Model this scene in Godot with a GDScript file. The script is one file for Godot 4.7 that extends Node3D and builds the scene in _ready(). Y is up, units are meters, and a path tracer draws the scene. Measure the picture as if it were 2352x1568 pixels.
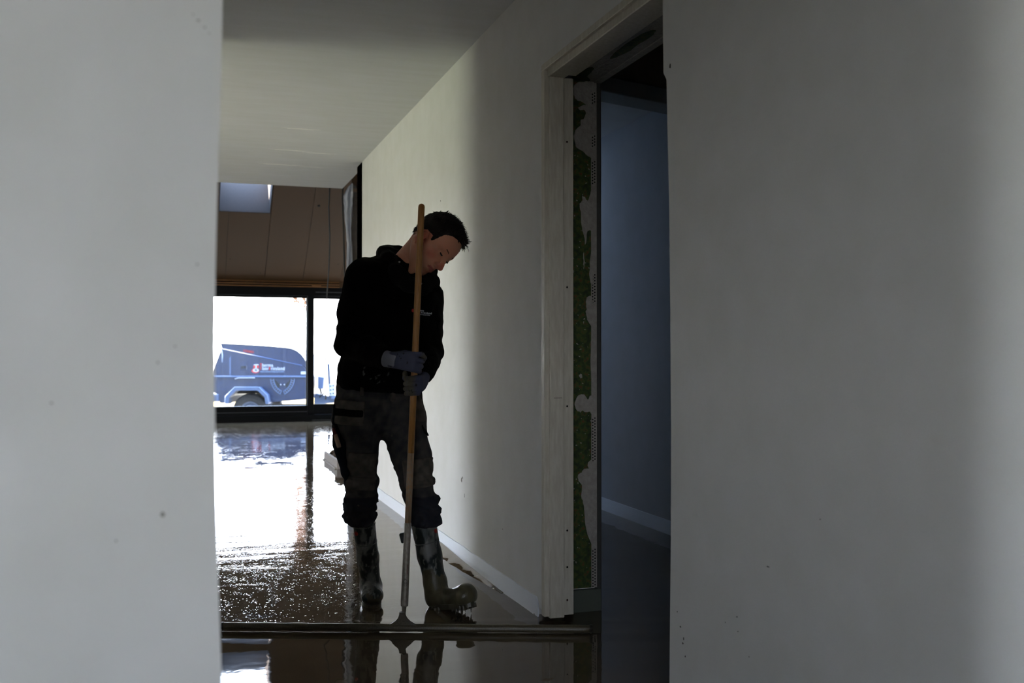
extends Node3D
# A man levelling a wet screed floor in a house under construction. Metres, y up.
# The corridor runs along -z; its right wall is the plane x = WX; the camera stands 1.1 m above the screed.

const WX := 1.42            # corridor wall on the right
const CEIL := 2.69
const FAR := -16.3          # inner face of the wall with the sliding door
const GROUND := -0.44       # level of the yard outside
const EAVE := 2.24
const SLOPE := 0.765        # rise of the sloped roof per metre
const FOCAL := 2287.0       # focal length in pixels of the 2352 x 1568 frame (35 mm lens)

var cam: Camera3D
var taken := {}
var M := {}


func _ready() -> void:
	# --- camera, sky, sun, exposure -------------------------------------------------------------
	cam = Camera3D.new()
	cam.name = "camera"
	cam.keep_aspect = Camera3D.KEEP_HEIGHT
	cam.near = 0.05
	cam.far = 400.0
	var lens := CameraAttributesPhysical.new()
	lens.frustum_focal_length = 35.0
	lens.frustum_focus_distance = 4.25
	lens.exposure_aperture = 4.0
	lens.frustum_near = 0.05
	lens.frustum_far = 400.0
	cam.attributes = lens
	cam.fov = rad_to_deg(2.0 * atan(784.0 / FOCAL))
	add_child(cam)
	cam.transform = Transform3D(Basis(Vector3.UP, deg_to_rad(-18.34)) * Basis(Vector3.RIGHT, deg_to_rad(0.65)), Vector3(0, 1.1, 0))
	cam.current = true

	var we := WorldEnvironment.new()
	we.name = "world_environment"
	var env := Environment.new()
	env.background_mode = Environment.BG_SKY
	var skm := ProceduralSkyMaterial.new()
	skm.sky_top_color = Color(0.50, 0.60, 0.74)
	skm.sky_horizon_color = Color(0.98, 0.99, 1.0)
	skm.sky_curve = 0.18
	skm.sky_energy_multiplier = 4.6
	skm.ground_horizon_color = Color(0.80, 0.78, 0.72)
	skm.ground_bottom_color = Color(0.5, 0.48, 0.42)
	skm.ground_energy_multiplier = 3.0
	skm.sun_angle_max = 8.0
	var sky := Sky.new()
	sky.sky_material = skm
	env.sky = sky
	env.tonemap_mode = Environment.TONE_MAPPER_LINEAR
	env.tonemap_exposure = 1.0
	env.ssao_enabled = true
	env.ssil_enabled = true
	env.sdfgi_enabled = true
	we.environment = env
	add_child(we)

	var sun := DirectionalLight3D.new()       # low sun beyond the house, on the left: the trailer is lit from behind
	sun.name = "sun"
	sun.light_color = Color(1.0, 0.965, 0.92)
	sun.light_energy = 26.0
	sun.light_angular_distance = 1.0
	sun.shadow_enabled = true
	add_child(sun)
	sun.look_at_from_position(Vector3.ZERO, -Vector3(-0.85, 0.42, -0.36), Vector3.UP)

	materials()
	# --- the setting, then the things -----------------------------------------------------------
	shell()
	roof()
	sliding_door()
	door_opening()
	floors()
	outside()
	squeegee()
	person()
	small_things()


# --- helpers ------------------------------------------------------------------------------------
func at(px: float, py: float, depth: float) -> Vector3:   # where a point seen by the lens lies at a given distance along the view
	return cam.transform * Vector3((px - 1176.0) / FOCAL * depth, (784.0 - py) / FOCAL * depth, -depth)


func numbered(called: String) -> String:
	if not taken.has(called):
		taken[called] = 0
		return called
	taken[called] += 1
	return "%s_%03d" % [called, taken[called]]


func tag(o: Node3D, label: String, category: String, group := "", kind := "") -> Node3D:
	if label: o.set_meta("label", label)
	if category: o.set_meta("category", category)
	if group: o.set_meta("group", group)
	if kind: o.set_meta("kind", kind)
	return o


func thing(called: String, label: String, category: String, where := Vector3.ZERO, group := "") -> Node3D:
	var o := Node3D.new()
	o.name = numbered(called)
	o.position = where
	add_child(o)
	tag(o, label, category, group)
	return o


func mesh_of(called: String, mesh: Mesh, m: Material, parent: Node3D = null, where := Vector3.ZERO) -> MeshInstance3D:
	var o := MeshInstance3D.new()
	o.mesh = mesh
	if m: o.material_override = m
	o.position = where
	if parent == null:
		o.name = numbered(called)
		add_child(o)
	else:
		o.name = called
		var n := 0
		while parent.has_node(NodePath(String(o.name))):
			n += 1
			o.name = "%s_%03d" % [called, n]
		parent.add_child(o, true)
	return o


func obj(called: String, st: SurfaceTool, m: Material, parent: Node3D = null, where := Vector3.ZERO) -> MeshInstance3D:
	st.generate_normals()
	return mesh_of(called, st.commit(), m, parent, where)


func struct(called: String, st: SurfaceTool, m: Material, parent: Node3D = null) -> MeshInstance3D:
	var o := obj(called, st, m, parent)
	if parent == null: o.set_meta("kind", "structure")
	return o


func new_st(flat := true) -> SurfaceTool:
	var st := SurfaceTool.new()
	st.begin(Mesh.PRIMITIVE_TRIANGLES)
	st.set_smooth_group(-1 if flat else 0)
	return st


func tri(st: SurfaceTool, a: Vector3, b: Vector3, c: Vector3, inside: Vector3) -> void:   # front face away from the inside point
	if (b - a).cross(c - a).dot((a + b + c) / 3.0 - inside) > 0.0:
		var t := b
		b = c
		c = t
	for v in [a, b, c]:
		st.set_uv(Vector2(v.x + v.z, v.y))
		st.add_vertex(v)


func quad(st: SurfaceTool, a: Vector3, b: Vector3, c: Vector3, d: Vector3, inside: Vector3) -> void:
	tri(st, a, b, c, inside)
	tri(st, a, c, d, inside)


func box(st: SurfaceTool, lo: Vector3, hi: Vector3, bevel := 0.0, xf := Transform3D.IDENTITY) -> void:
	var c := (lo + hi) * 0.5
	var h := (hi - lo).abs() * 0.5
	var e := minf(bevel, minf(h.x, minf(h.y, h.z)) * 0.9)
	var mid := xf * c
	var p := func(sx: float, sy: float, sz: float, axis: int) -> Vector3:
		var v := Vector3(sx * (h.x - e), sy * (h.y - e), sz * (h.z - e))
		v[axis] = [sx, sy, sz][axis] * h[axis]
		return xf * (c + v)
	for axis in 3:
		for s in [-1.0, 1.0]:
			var q := []
			for uv in [[-1.0, -1.0], [1.0, -1.0], [1.0, 1.0], [-1.0, 1.0]]:
				var t := [0.0, 0.0, 0.0]
				t[axis] = s
				t[(axis + 1) % 3] = uv[0]
				t[(axis + 2) % 3] = uv[1]
				q.append(p.call(t[0], t[1], t[2], axis))
			quad(st, q[0], q[1], q[2], q[3], mid)
	if e <= 0.0: return
	for axis in 3:      # the twelve chamfers and eight corners
		var u := (axis + 1) % 3
		var w := (axis + 2) % 3
		for su in [-1.0, 1.0]:
			for sw in [-1.0, 1.0]:
				var t0 := [0.0, 0.0, 0.0]
				t0[axis] = -1.0
				t0[u] = su
				t0[w] = sw
				var t1 := t0.duplicate()
				t1[axis] = 1.0
				quad(st, p.call(t0[0], t0[1], t0[2], u), p.call(t1[0], t1[1], t1[2], u), p.call(t1[0], t1[1], t1[2], w), p.call(t0[0], t0[1], t0[2], w), mid)
	for sx in [-1.0, 1.0]:
		for sy in [-1.0, 1.0]:
			for sz in [-1.0, 1.0]:
				tri(st, p.call(sx, sy, sz, 0), p.call(sx, sy, sz, 1), p.call(sx, sy, sz, 2), mid)


func boxed(lo: Vector3, hi: Vector3, bevel := 0.0, xf := Transform3D.IDENTITY) -> SurfaceTool:
	var st := new_st()
	box(st, lo, hi, bevel, xf)
	return st


func prism(st: SurfaceTool, outline: PackedVector2Array, z0: float, z1: float, xf := Transform3D.IDENTITY) -> void:   # an outline in x, y given depth along z
	if Geometry2D.is_polygon_clockwise(outline):
		outline.reverse()
	var n := outline.size()
	var index := Geometry2D.triangulate_polygon(outline)
	var zb := minf(z0, z1)
	var zf := maxf(z0, z1)
	var flip := xf.basis.determinant() < 0.0
	var put := func(a: Vector3, b: Vector3, c: Vector3) -> void:
		for v in ([a, c, b] if flip else [a, b, c]):
			st.set_uv(Vector2(v.x + v.z, v.y))
			st.add_vertex(xf * v)
	for k in range(0, index.size(), 3):
		var a := outline[index[k]]
		var b := outline[index[k + 1]]
		var c := outline[index[k + 2]]
		if (b - a).cross(c - a) < 0.0:
			var t := b
			b = c
			c = t
		put.call(Vector3(a.x, a.y, zf), Vector3(c.x, c.y, zf), Vector3(b.x, b.y, zf))
		put.call(Vector3(a.x, a.y, zb), Vector3(b.x, b.y, zb), Vector3(c.x, c.y, zb))
	for k in n:
		var a := outline[k]
		var b := outline[(k + 1) % n]
		put.call(Vector3(a.x, a.y, zf), Vector3(b.x, b.y, zf), Vector3(b.x, b.y, zb))
		put.call(Vector3(a.x, a.y, zf), Vector3(b.x, b.y, zb), Vector3(a.x, a.y, zb))


func tube(st: SurfaceTool, pts: Array, radii: Array, seg := 10, caps := true) -> void:   # a swept round bar; one radius or one for each point
	var n := pts.size()
	var rings := []
	var side := Vector3.ZERO
	for i in n:
		var t: Vector3 = (pts[mini(i + 1, n - 1)] - pts[maxi(i - 1, 0)]).normalized()
		if side == Vector3.ZERO:
			side = t.cross(Vector3.UP if absf(t.y) < 0.9 else Vector3.RIGHT).normalized()
		side = (side - t * side.dot(t)).normalized()
		var up := side.cross(t)
		var r: float = radii[mini(i, radii.size() - 1)]
		var ring := PackedVector3Array()
		for k in seg:
			var a := TAU * k / seg
			ring.append(pts[i] + (side * cos(a) + up * sin(a)) * r)
		rings.append(ring)
	for i in n - 1:
		for k in seg:
			var j := (k + 1) % seg
			var u0 := float(k) / seg
			var u1 := float(k + 1) / seg
			var v0 := float(i) / (n - 1)
			var v1 := float(i + 1) / (n - 1)
			for c in [[rings[i][k], u0, v0], [rings[i + 1][j], u1, v1], [rings[i + 1][k], u0, v1], [rings[i][k], u0, v0], [rings[i][j], u1, v0], [rings[i + 1][j], u1, v1]]:
				st.set_uv(Vector2(c[1], c[2]))
				st.add_vertex(c[0])
	if caps:
		for e in [0, n - 1]:
			for k in range(1, seg - 1):
				tri(st, rings[e][0], rings[e][k], rings[e][k + 1], pts[1] if e == 0 else pts[n - 2])


func tubed(pts: Array, radii: Array, seg := 10, caps := true) -> SurfaceTool:
	var st := new_st(false)
	tube(st, pts, radii, seg, caps)
	return st


func noise_of(sd: int, freq: float, octaves := 3, kind := FastNoiseLite.TYPE_SIMPLEX_SMOOTH) -> FastNoiseLite:
	var n := FastNoiseLite.new()
	n.seed = sd
	n.noise_type = kind
	n.frequency = freq
	n.fractal_octaves = octaves
	return n


func grain(sd: int, freq: float, ramp: Array, size := 256, octaves := 4) -> NoiseTexture2D:   # a colour texture from noise; ramp is [offset, colour, ...]
	var t := NoiseTexture2D.new()
	t.width = size
	t.height = size
	t.seamless = true
	t.noise = noise_of(sd, freq, octaves)
	var g := Gradient.new()
	var o := PackedFloat32Array()
	var c := PackedColorArray()
	for k in range(0, ramp.size(), 2):
		o.append(ramp[k])
		c.append(ramp[k + 1])
	g.offsets = o
	g.colors = c
	t.color_ramp = g
	return t


func relief(sd: int, freq: float, strength: float, size := 256, octaves := 3) -> NoiseTexture2D:
	var t := NoiseTexture2D.new()
	t.width = size
	t.height = size
	t.seamless = true
	t.as_normal_map = true
	t.bump_strength = strength
	t.noise = noise_of(sd, freq, octaves)
	return t


func paint(c: Color, rough := 0.7, metal := 0.0) -> StandardMaterial3D:
	var m := StandardMaterial3D.new()
	m.albedo_color = c
	m.roughness = rough
	m.metallic = metal
	return m


func textured(tex: Texture2D, scale: Vector3, rough := 0.8, tint := Color.WHITE) -> StandardMaterial3D:
	var m := paint(tint, rough)
	m.albedo_texture = tex
	m.uv1_triplanar = true
	m.uv1_world_triplanar = true
	m.uv1_scale = scale
	return m


func bumped(m: StandardMaterial3D, tex: Texture2D, amount := 1.0) -> StandardMaterial3D:
	m.normal_enabled = true
	m.normal_texture = tex
	m.normal_scale = amount
	return m


func glyphs(text: String, size: float, font_name := "Droid Sans", weight := 700, depth := 0.002) -> TextMesh:
	var t := TextMesh.new()
	t.text = text
	var f := SystemFont.new()
	f.font_names = PackedStringArray([font_name])
	f.font_weight = weight
	t.font = f
	t.font_size = 32
	t.pixel_size = size / 32.0
	t.depth = depth
	t.horizontal_alignment = HORIZONTAL_ALIGNMENT_LEFT
	t.vertical_alignment = VERTICAL_ALIGNMENT_BOTTOM
	t.curve_step = 2.0
	return t


func materials() -> void:
	var plaster := grain(3, 0.012, [0.0, Color(0.825, 0.82, 0.80), 0.5, Color(0.84, 0.835, 0.82), 1.0, Color(0.855, 0.85, 0.84)], 512, 5)
	M.wall = bumped(textured(plaster, Vector3(0.7, 0.7, 0.7), 0.82), relief(5, 0.03, 3.0), 0.12)
	M.ceiling = bumped(textured(plaster, Vector3(0.3, 0.3, 1.3), 0.85, Color(0.97, 0.98, 1.0)), relief(6, 0.02, 3.0), 0.12)
	M.chipboard = bumped(textured(grain(7, 0.09, [0.0, Color(0.29, 0.205, 0.12), 0.5, Color(0.32, 0.23, 0.14), 1.0, Color(0.35, 0.255, 0.16)], 512, 4), Vector3(2, 2, 2), 0.7), relief(8, 0.15, 2.0), 0.2)
	M.raw_board = textured(grain(19, 0.05, [0.0, Color(0.22, 0.185, 0.165), 1.0, Color(0.255, 0.215, 0.19)]), Vector3(2, 2, 2), 0.85)
	M.joint = paint(Color(0.10, 0.075, 0.05), 0.9)
	M.batten = textured(grain(9, 0.04, [0.0, Color(0.45, 0.30, 0.17), 1.0, Color(0.62, 0.45, 0.27)]), Vector3(0.6, 9, 9), 0.7)
	M.timber = textured(grain(10, 0.04, [0.0, Color(0.20, 0.14, 0.09), 1.0, Color(0.32, 0.23, 0.15)]), Vector3(9, 0.6, 9), 0.8)
	M.frame = paint(Color(0.022, 0.032, 0.052), 0.55)
	M.frame.metallic_specular = 0.3
	M.seal = paint(Color(0.35, 0.37, 0.40), 0.4)
	M.glass = paint(Color(0.93, 0.96, 1.0, 0.04), 0.02)
	M.glass.transparency = BaseMaterial3D.TRANSPARENCY_ALPHA
	M.painted_wood = bumped(textured(grain(11, 0.03, [0.0, Color(0.74, 0.71, 0.645), 0.6, Color(0.785, 0.76, 0.70), 1.0, Color(0.82, 0.80, 0.745)]), Vector3(6, 1, 6), 0.5), relief(12, 0.05, 2.0), 0.15)
	M.green = textured(grain(13, 0.025, [0.0, Color(0.08, 0.12, 0.05), 0.42, Color(0.17, 0.245, 0.085), 0.58, Color(0.26, 0.31, 0.11), 0.68, Color(0.28, 0.27, 0.11), 0.73, Color(0.46, 0.20, 0.09), 0.76, Color(0.20, 0.26, 0.11), 1.0, Color(0.16, 0.25, 0.11)], 512, 4), Vector3(2.2, 2.2, 2.2), 0.7)
	M.filler = bumped(textured(grain(14, 0.03, [0.0, Color(0.55, 0.53, 0.505), 1.0, Color(0.64, 0.62, 0.59)]), Vector3(4, 4, 4), 0.8), relief(15, 0.04, 5.0), 0.5)
	M.zinc = paint(Color(0.55, 0.56, 0.57), 0.45, 0.8)
	M.hole = paint(Color(0.02, 0.018, 0.015), 0.9)
	M.rust = paint(Color(0.22, 0.09, 0.04), 0.8)
	M.foam = bumped(textured(grain(16, 0.35, [0.0, Color(0.80, 0.82, 0.86), 0.5, Color(0.90, 0.92, 0.95), 1.0, Color(0.97, 0.98, 1.0)], 256, 2), Vector3(6, 6, 6), 0.6), relief(17, 0.3, 6.0), 0.6)
	M.dark_board = paint(Color(0.13, 0.105, 0.08), 0.9)
	M.dirt = paint(Color(0.42, 0.39, 0.34), 0.9)


func wall_box(called: String, lo: Vector3, hi: Vector3, m: Material = null) -> MeshInstance3D:
	return struct(called, boxed(lo, hi), m if m else M.wall)


func outline_wall(called: String, outline: PackedVector2Array, thick0: float, thick1: float, along_x: bool, m: Material) -> MeshInstance3D:
	# an upright wall drawn as an outline of (horizontal, height); along_x: horizontal is x and the thickness runs in z, else horizontal is z and the thickness runs in x
	var st := new_st()
	var xf := Transform3D.IDENTITY if along_x else Transform3D(Basis(Vector3(0, 0, 1), Vector3(0, 1, 0), Vector3(1, 0, 0)), Vector3.ZERO)
	prism(st, outline, thick0, thick1, xf)
	return struct(called, st, m)


func shell() -> void:
	var top := 5.9
	var low := CEIL + 0.26
	# the corridor's right wall: from the far end to the door, the piece over the door, and the near piece
	wall_box("wall_right", Vector3(WX, 0, -8.5), Vector3(WX + 0.29, 3.4, -3.955))
	wall_box("wall_over_door", Vector3(WX, 2.295, -3.955), Vector3(WX + 0.29, 3.4, -2.6))
	# the near piece ends in a plastered corner that is not quite straight
	var near := PackedVector2Array([Vector2(3.6, -0.05), Vector2(3.6, 3.4), Vector2(-2.79, 3.4)])
	for k in [[-2.79, 2.2], [-2.785, 1.97], [-2.765, 1.945], [-2.75, 1.6], [-2.742, 1.2], [-2.738, 0.85], [-2.742, 0.5], [-2.75, 0.2], [-2.755, -0.05]]:
		near.append(Vector2(k[0], k[1]))
	outline_wall("wall_right_near", near, WX, WX + 0.29, false, M.wall)
	# the panel on the left, close to the camera, with its slightly bowed corner
	var left := PackedVector2Array([Vector2(-4.5, -0.05), Vector2(-4.5, CEIL), Vector2(0.052, CEIL)])
	for k in [[0.0475, 1.56], [0.0448, 1.42], [0.0415, 1.30], [0.0395, 1.2], [0.0392, 1.08], [0.040, 0.98], [0.0435, 0.83], [0.0485, 0.70], [0.052, 0.6], [0.054, -0.05]]:
		left.append(Vector2(k[0], k[1]))
	outline_wall("wall_left_near", left, -1.3, -1.42, true, M.wall)
	wall_box("wall_left", Vector3(-0.22, -0.05, -5.17), Vector3(-0.1, CEIL, -1.42))
	wall_box("wall_left_living", Vector3(-4.5, -0.05, -5.29), Vector3(-0.1, CEIL, -5.17))
	# outer walls; the left one has two openings, the back one has one
	for s in [["wall_outer_left", -16.55, -9.4, -0.4, top], ["wall_outer_left", -9.4, -6.75, -0.4, low], ["wall_outer_left", -6.75, -5.3, 2.2, low], ["wall_outer_left", -5.3, -1.3, -0.4, low]]:
		wall_box(s[0], Vector3(-4.75, s[3] - 0.05, s[1]), Vector3(-4.5, s[4], s[2]))
	for s in [[-2.85, -2.05, -0.45, low], [-2.05, -1.0, -0.45, 0.95], [-2.05, -1.0, 2.1, low], [-1.0, 4.3, -0.45, 3.6]]:
		wall_box("wall_back", Vector3(s[0], s[2], 3.5), Vector3(s[1], s[3], 3.75))
	wall_box("wall_outer_right", Vector3(4.05, -0.45, -16.55), Vector3(4.3, top, -8.25))
	wall_box("wall_outer_right", Vector3(4.05, -0.45, -8.25), Vector3(4.3, 3.6, 3.75))
	for s in [[-1.42, -1.2, -0.45, low], [-1.2, -0.8, -0.45, 0.1], [-1.2, -0.8, 2.3, low], [-0.8, 3.75, -0.45, low]]:
		wall_box("wall_left_entrance", Vector3(-2.85, s[2], s[0]), Vector3(-2.6, s[3], s[1]))
	# the wall with the sliding door
	wall_box("wall_far", Vector3(-4.5, -0.45, FAR - 0.25), Vector3(-0.7, EAVE + 0.1, FAR))
	wall_box("wall_far", Vector3(3.95, -0.45, FAR - 0.25), Vector3(4.05, EAVE + 0.1, FAR))
	wall_box("wall_far", Vector3(-0.7, 2.16, FAR - 0.25), Vector3(3.95, EAVE + 0.1, FAR), M.dark_board)
	# a wing of the house outside, on the left: it keeps the sun off the glass door
	wall_box("wall_wing", Vector3(-4.75, -0.45, -21.5), Vector3(-1.45, 3.5, -16.55))
	# upper part of the living room and its cross walls
	wall_box("wall_upper", Vector3(-4.5, CEIL + 0.26, -9.66), Vector3(WX + 0.05, top, -9.4))
	wall_box("wall_cross", Vector3(WX, 0, -8.5), Vector3(4.05, top, -8.25), M.dark_board)
	wall_box("ceiling_1", Vector3(-4.5, CEIL, -9.66), Vector3(WX + 0.05, CEIL + 0.26, -8.3), M.ceiling)
	wall_box("ceiling_2", Vector3(-4.5, CEIL, -8.3), Vector3(WX, CEIL + 0.26, 3.5), M.ceiling)
	wall_box("ceiling_3", Vector3(-4.75, top - 0.1, -11.6), Vector3(4.3, top + 0.15, -8.25), M.dark_board)
	wall_box("wall_upper_side", Vector3(WX - 0.2, CEIL + 0.26, -9.41), Vector3(WX + 0.05, top, -8.25), M.dark_board)
	wall_box("ceiling_6", Vector3(WX, 3.4, -1.85), Vector3(4.05, 3.6, 3.5), M.dark_board)
	# the small room behind the door opening: a boxed beam, a lower ceiling with a skylight behind it, a dark ceiling before it
	var raw: StandardMaterial3D = M.wall.duplicate()
	raw.albedo_color = Color(0.80, 0.81, 0.84)
	wall_box("wall_small_room", Vector3(2.81, 0, -8.25), Vector3(3.0, 3.6, -1.6), raw)
	wall_box("wall_small_room", Vector3(WX + 0.29, 0, -1.85), Vector3(2.81, 3.6, -1.6))
	wall_box("ceiling_4", Vector3(WX + 0.29, 3.4, -5.2), Vector3(2.81, 3.6, -1.85), paint(Color(0.50, 0.44, 0.37), 0.9))
	wall_box("ceiling_5", Vector3(WX + 0.29, 2.62, -6.4), Vector3(2.81, 2.8, -5.1))
	wall_box("ceiling_5", Vector3(WX + 0.29, 2.62, -8.25), Vector3(2.81, 2.8, -8.1))
	wall_box("ceiling_5", Vector3(WX + 0.29, 2.62, -8.1), Vector3(1.76, 2.8, -7.0))
	wall_box("ceiling_5", Vector3(WX + 0.29, 2.62, -7.0), Vector3(2.81, 2.8, -6.4))
	wall_box("ceiling_5", Vector3(2.77, 2.62, -8.1), Vector3(2.81, 2.8, -7.0))
	var beam := Transform3D(Basis(Vector3.UP, 0.30), Vector3(1.75, 0, -4.82))
	struct("trim_1", boxed(Vector3(-0.1, 2.485, -0.09), Vector3(1.3, 2.57, 0.09), 0.004, beam), paint(Color(0.66, 0.65, 0.62), 0.8))
	struct("trim_2", boxed(Vector3(-0.1, 2.55, -0.14), Vector3(1.3, 3.45, 0.05), 0.0, beam), paint(Color(0.55, 0.49, 0.41), 0.9))
	var smut := paint(Color(0.50, 0.48, 0.44), 0.9)
	var soot := paint(Color(0.25, 0.22, 0.20), 0.9)
	specks_on("wall_left_near", [[-0.075, 0.872, -1.3, 0.0011, 1.2], [-0.028, 1.088, -1.3, 0.0015, 0.8], [-0.008, 1.108, -1.3, 0.001, 1.0], [0.018, 1.21, -1.3, 0.0016, 0.7]], soot)
	specks_on("wall_left_near", [[-0.022, 0.901, -1.3, 0.003, 1.3], [-0.147, 1.04, -1.3, 0.0018, 0.8], [0.018, 1.515, -1.3, 0.0022, 0.4], [0.026, 1.507, -1.3, 0.002, 0.5], [0.012, 1.522, -1.3, 0.0016, 0.5], [0.031, 1.50, -1.3, 0.0016, 0.4]], smut)
	specks_on("wall_right_near", [[WX, 0.28, -2.68, 0.004, 0.8], [WX, 0.25, -2.66, 0.003, 1.8], [WX, 0.235, -2.665, 0.004, 0.7], [WX, 0.20, -2.65, 0.003, 1.2], [WX, 0.32, -2.70, 0.0025, 1.0], [WX, 0.39, -2.36, 0.003, 1.0], [WX, 0.352, -2.355, 0.0025, 1.0], [WX, 0.36, -2.42, 0.0018, 1.0], [WX, 0.30, -2.30, 0.0018, 1.0], [WX, 0.555, -2.21, 0.007, 0.3], [WX, 0.71, -1.99, 0.003, 0.5], [WX, 1.98, -2.74, 0.004, 2.6]], soot)
	specks_on("wall_right", [[WX, 0.345, -5.08, 0.0022, 5.5], [WX, 0.28, -4.42, 0.003, 1.0], [WX, 1.98, -5.6, 0.004, 1.2]], soot)
	specks_on("wall_right", [[WX, 0.42, -5.14, 0.013, 1.2], [WX, 0.435, -5.12, 0.008, 1.0]], smut)
	# thin smears of filler left on the ceiling
	var smear := paint(Color(0.92, 0.92, 0.91), 0.8)
	var far_ceiling := get_node("ceiling_2") as Node3D
	for q in [[692, 296, 0.16, 0.018], [668, 345, 0.20, 0.02], [735, 352, 0.16, 0.016], [648, 378, 0.22, 0.022], [722, 384, 0.15, 0.015]]:
		var dd := at(q[0], q[1], 1.0) - cam.position
		var c := cam.position + dd * ((CEIL - cam.position.y) / dd.y)
		var st := new_st()
		var blob := PackedVector2Array()
		for i in 14: blob.append(Vector2(q[2] * (0.75 + 0.25 * sin(i * 2.3)), 0).rotated(TAU * i / 14.0) * Vector2(1.0, q[3] / q[2]))
		prism(st, blob, -0.001, 0.0012, Transform3D(Basis(Vector3(1, 0, 0), Vector3(0, 0, 1), Vector3(0, -1, 0)), c))
		obj("filler_smear", st, smear, far_ceiling)
	# white foam edge strips along the foot of the corridor wall and of the small room's wall
	foam_strip(Vector3(WX, 0, -8.5), Vector3(WX, 0, -3.96), -1.0, 0.075, 0.028)
	foam_strip(Vector3(2.81, 0, -8.2), Vector3(2.81, 0, -1.9), -1.0, 0.085, 0.0)


func foam_strip(a: Vector3, b: Vector3, side: float, h: float, bulge: float) -> void:
	var st := new_st(false)
	var n := 60
	var wob := noise_of(31, 0.9, 2)
	var rows := []
	for i in n + 1:
		var t := float(i) / n
		var p := a.lerp(b, t)
		var off := 0.004 + bulge * pow(maxf(0.0, sin(PI * clampf((t - 0.55) / 0.45, 0.0, 1.0))), 2.0)
		var hh := h + 0.004 * wob.get_noise_1d(p.z * 3.0)
		var x0 := p.x + side * off
		var x1 := x0 + side * 0.008
		rows.append([Vector3(p.x + side * 0.0005, hh, p.z), Vector3(p.x + side * 0.0085, hh + 0.001, p.z), Vector3(lerpf(p.x + side * 0.0085, x1, 0.55), hh * 0.45, p.z), Vector3(x1, -0.02, p.z), Vector3(x0, -0.02, p.z)])
	for i in n:
		for k in 5:
			var j := (k + 1) % 5
			st.set_smooth_group(k)
			for v in [rows[i][k], rows[i + 1][j], rows[i + 1][k], rows[i][k], rows[i][j], rows[i + 1][j]] if side < 0.0 else [rows[i][k], rows[i + 1][k], rows[i + 1][j], rows[i][k], rows[i + 1][j], rows[i][j]]:
				st.set_uv(Vector2(v.z, v.y))
				st.add_vertex(v)
	struct("baseboard_right", st, M.foam)


func specks_on(wall: String, marks: Array, m: Material) -> void:      # [x, y, z, radius, how much taller than wide]: raised flecks of dirt on a wall
	var parent := get_node(NodePath(wall)) as Node3D
	var rng := RandomNumberGenerator.new()
	rng.seed = 61
	for q in marks:
		var st := new_st()
		var blob := PackedVector2Array()
		for i in 9: blob.append(Vector2(q[3] * rng.randf_range(0.5, 1.15), 0).rotated(TAU * i / 9.0) * Vector2(1.0, q[4]))
		var face := Basis(Vector3(0, 0, 1), Vector3(0, 1, 0), Vector3(-1, 0, 0)) if wall.begins_with("wall_right") else Basis.IDENTITY
		prism(st, blob, -0.0005, 0.0008, Transform3D(face, Vector3(q[0], q[1], q[2])))
		obj("dirt_speck", st, m, parent)


func roof_y(z: float) -> float:
	return EAVE + SLOPE * (z - FAR)


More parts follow.
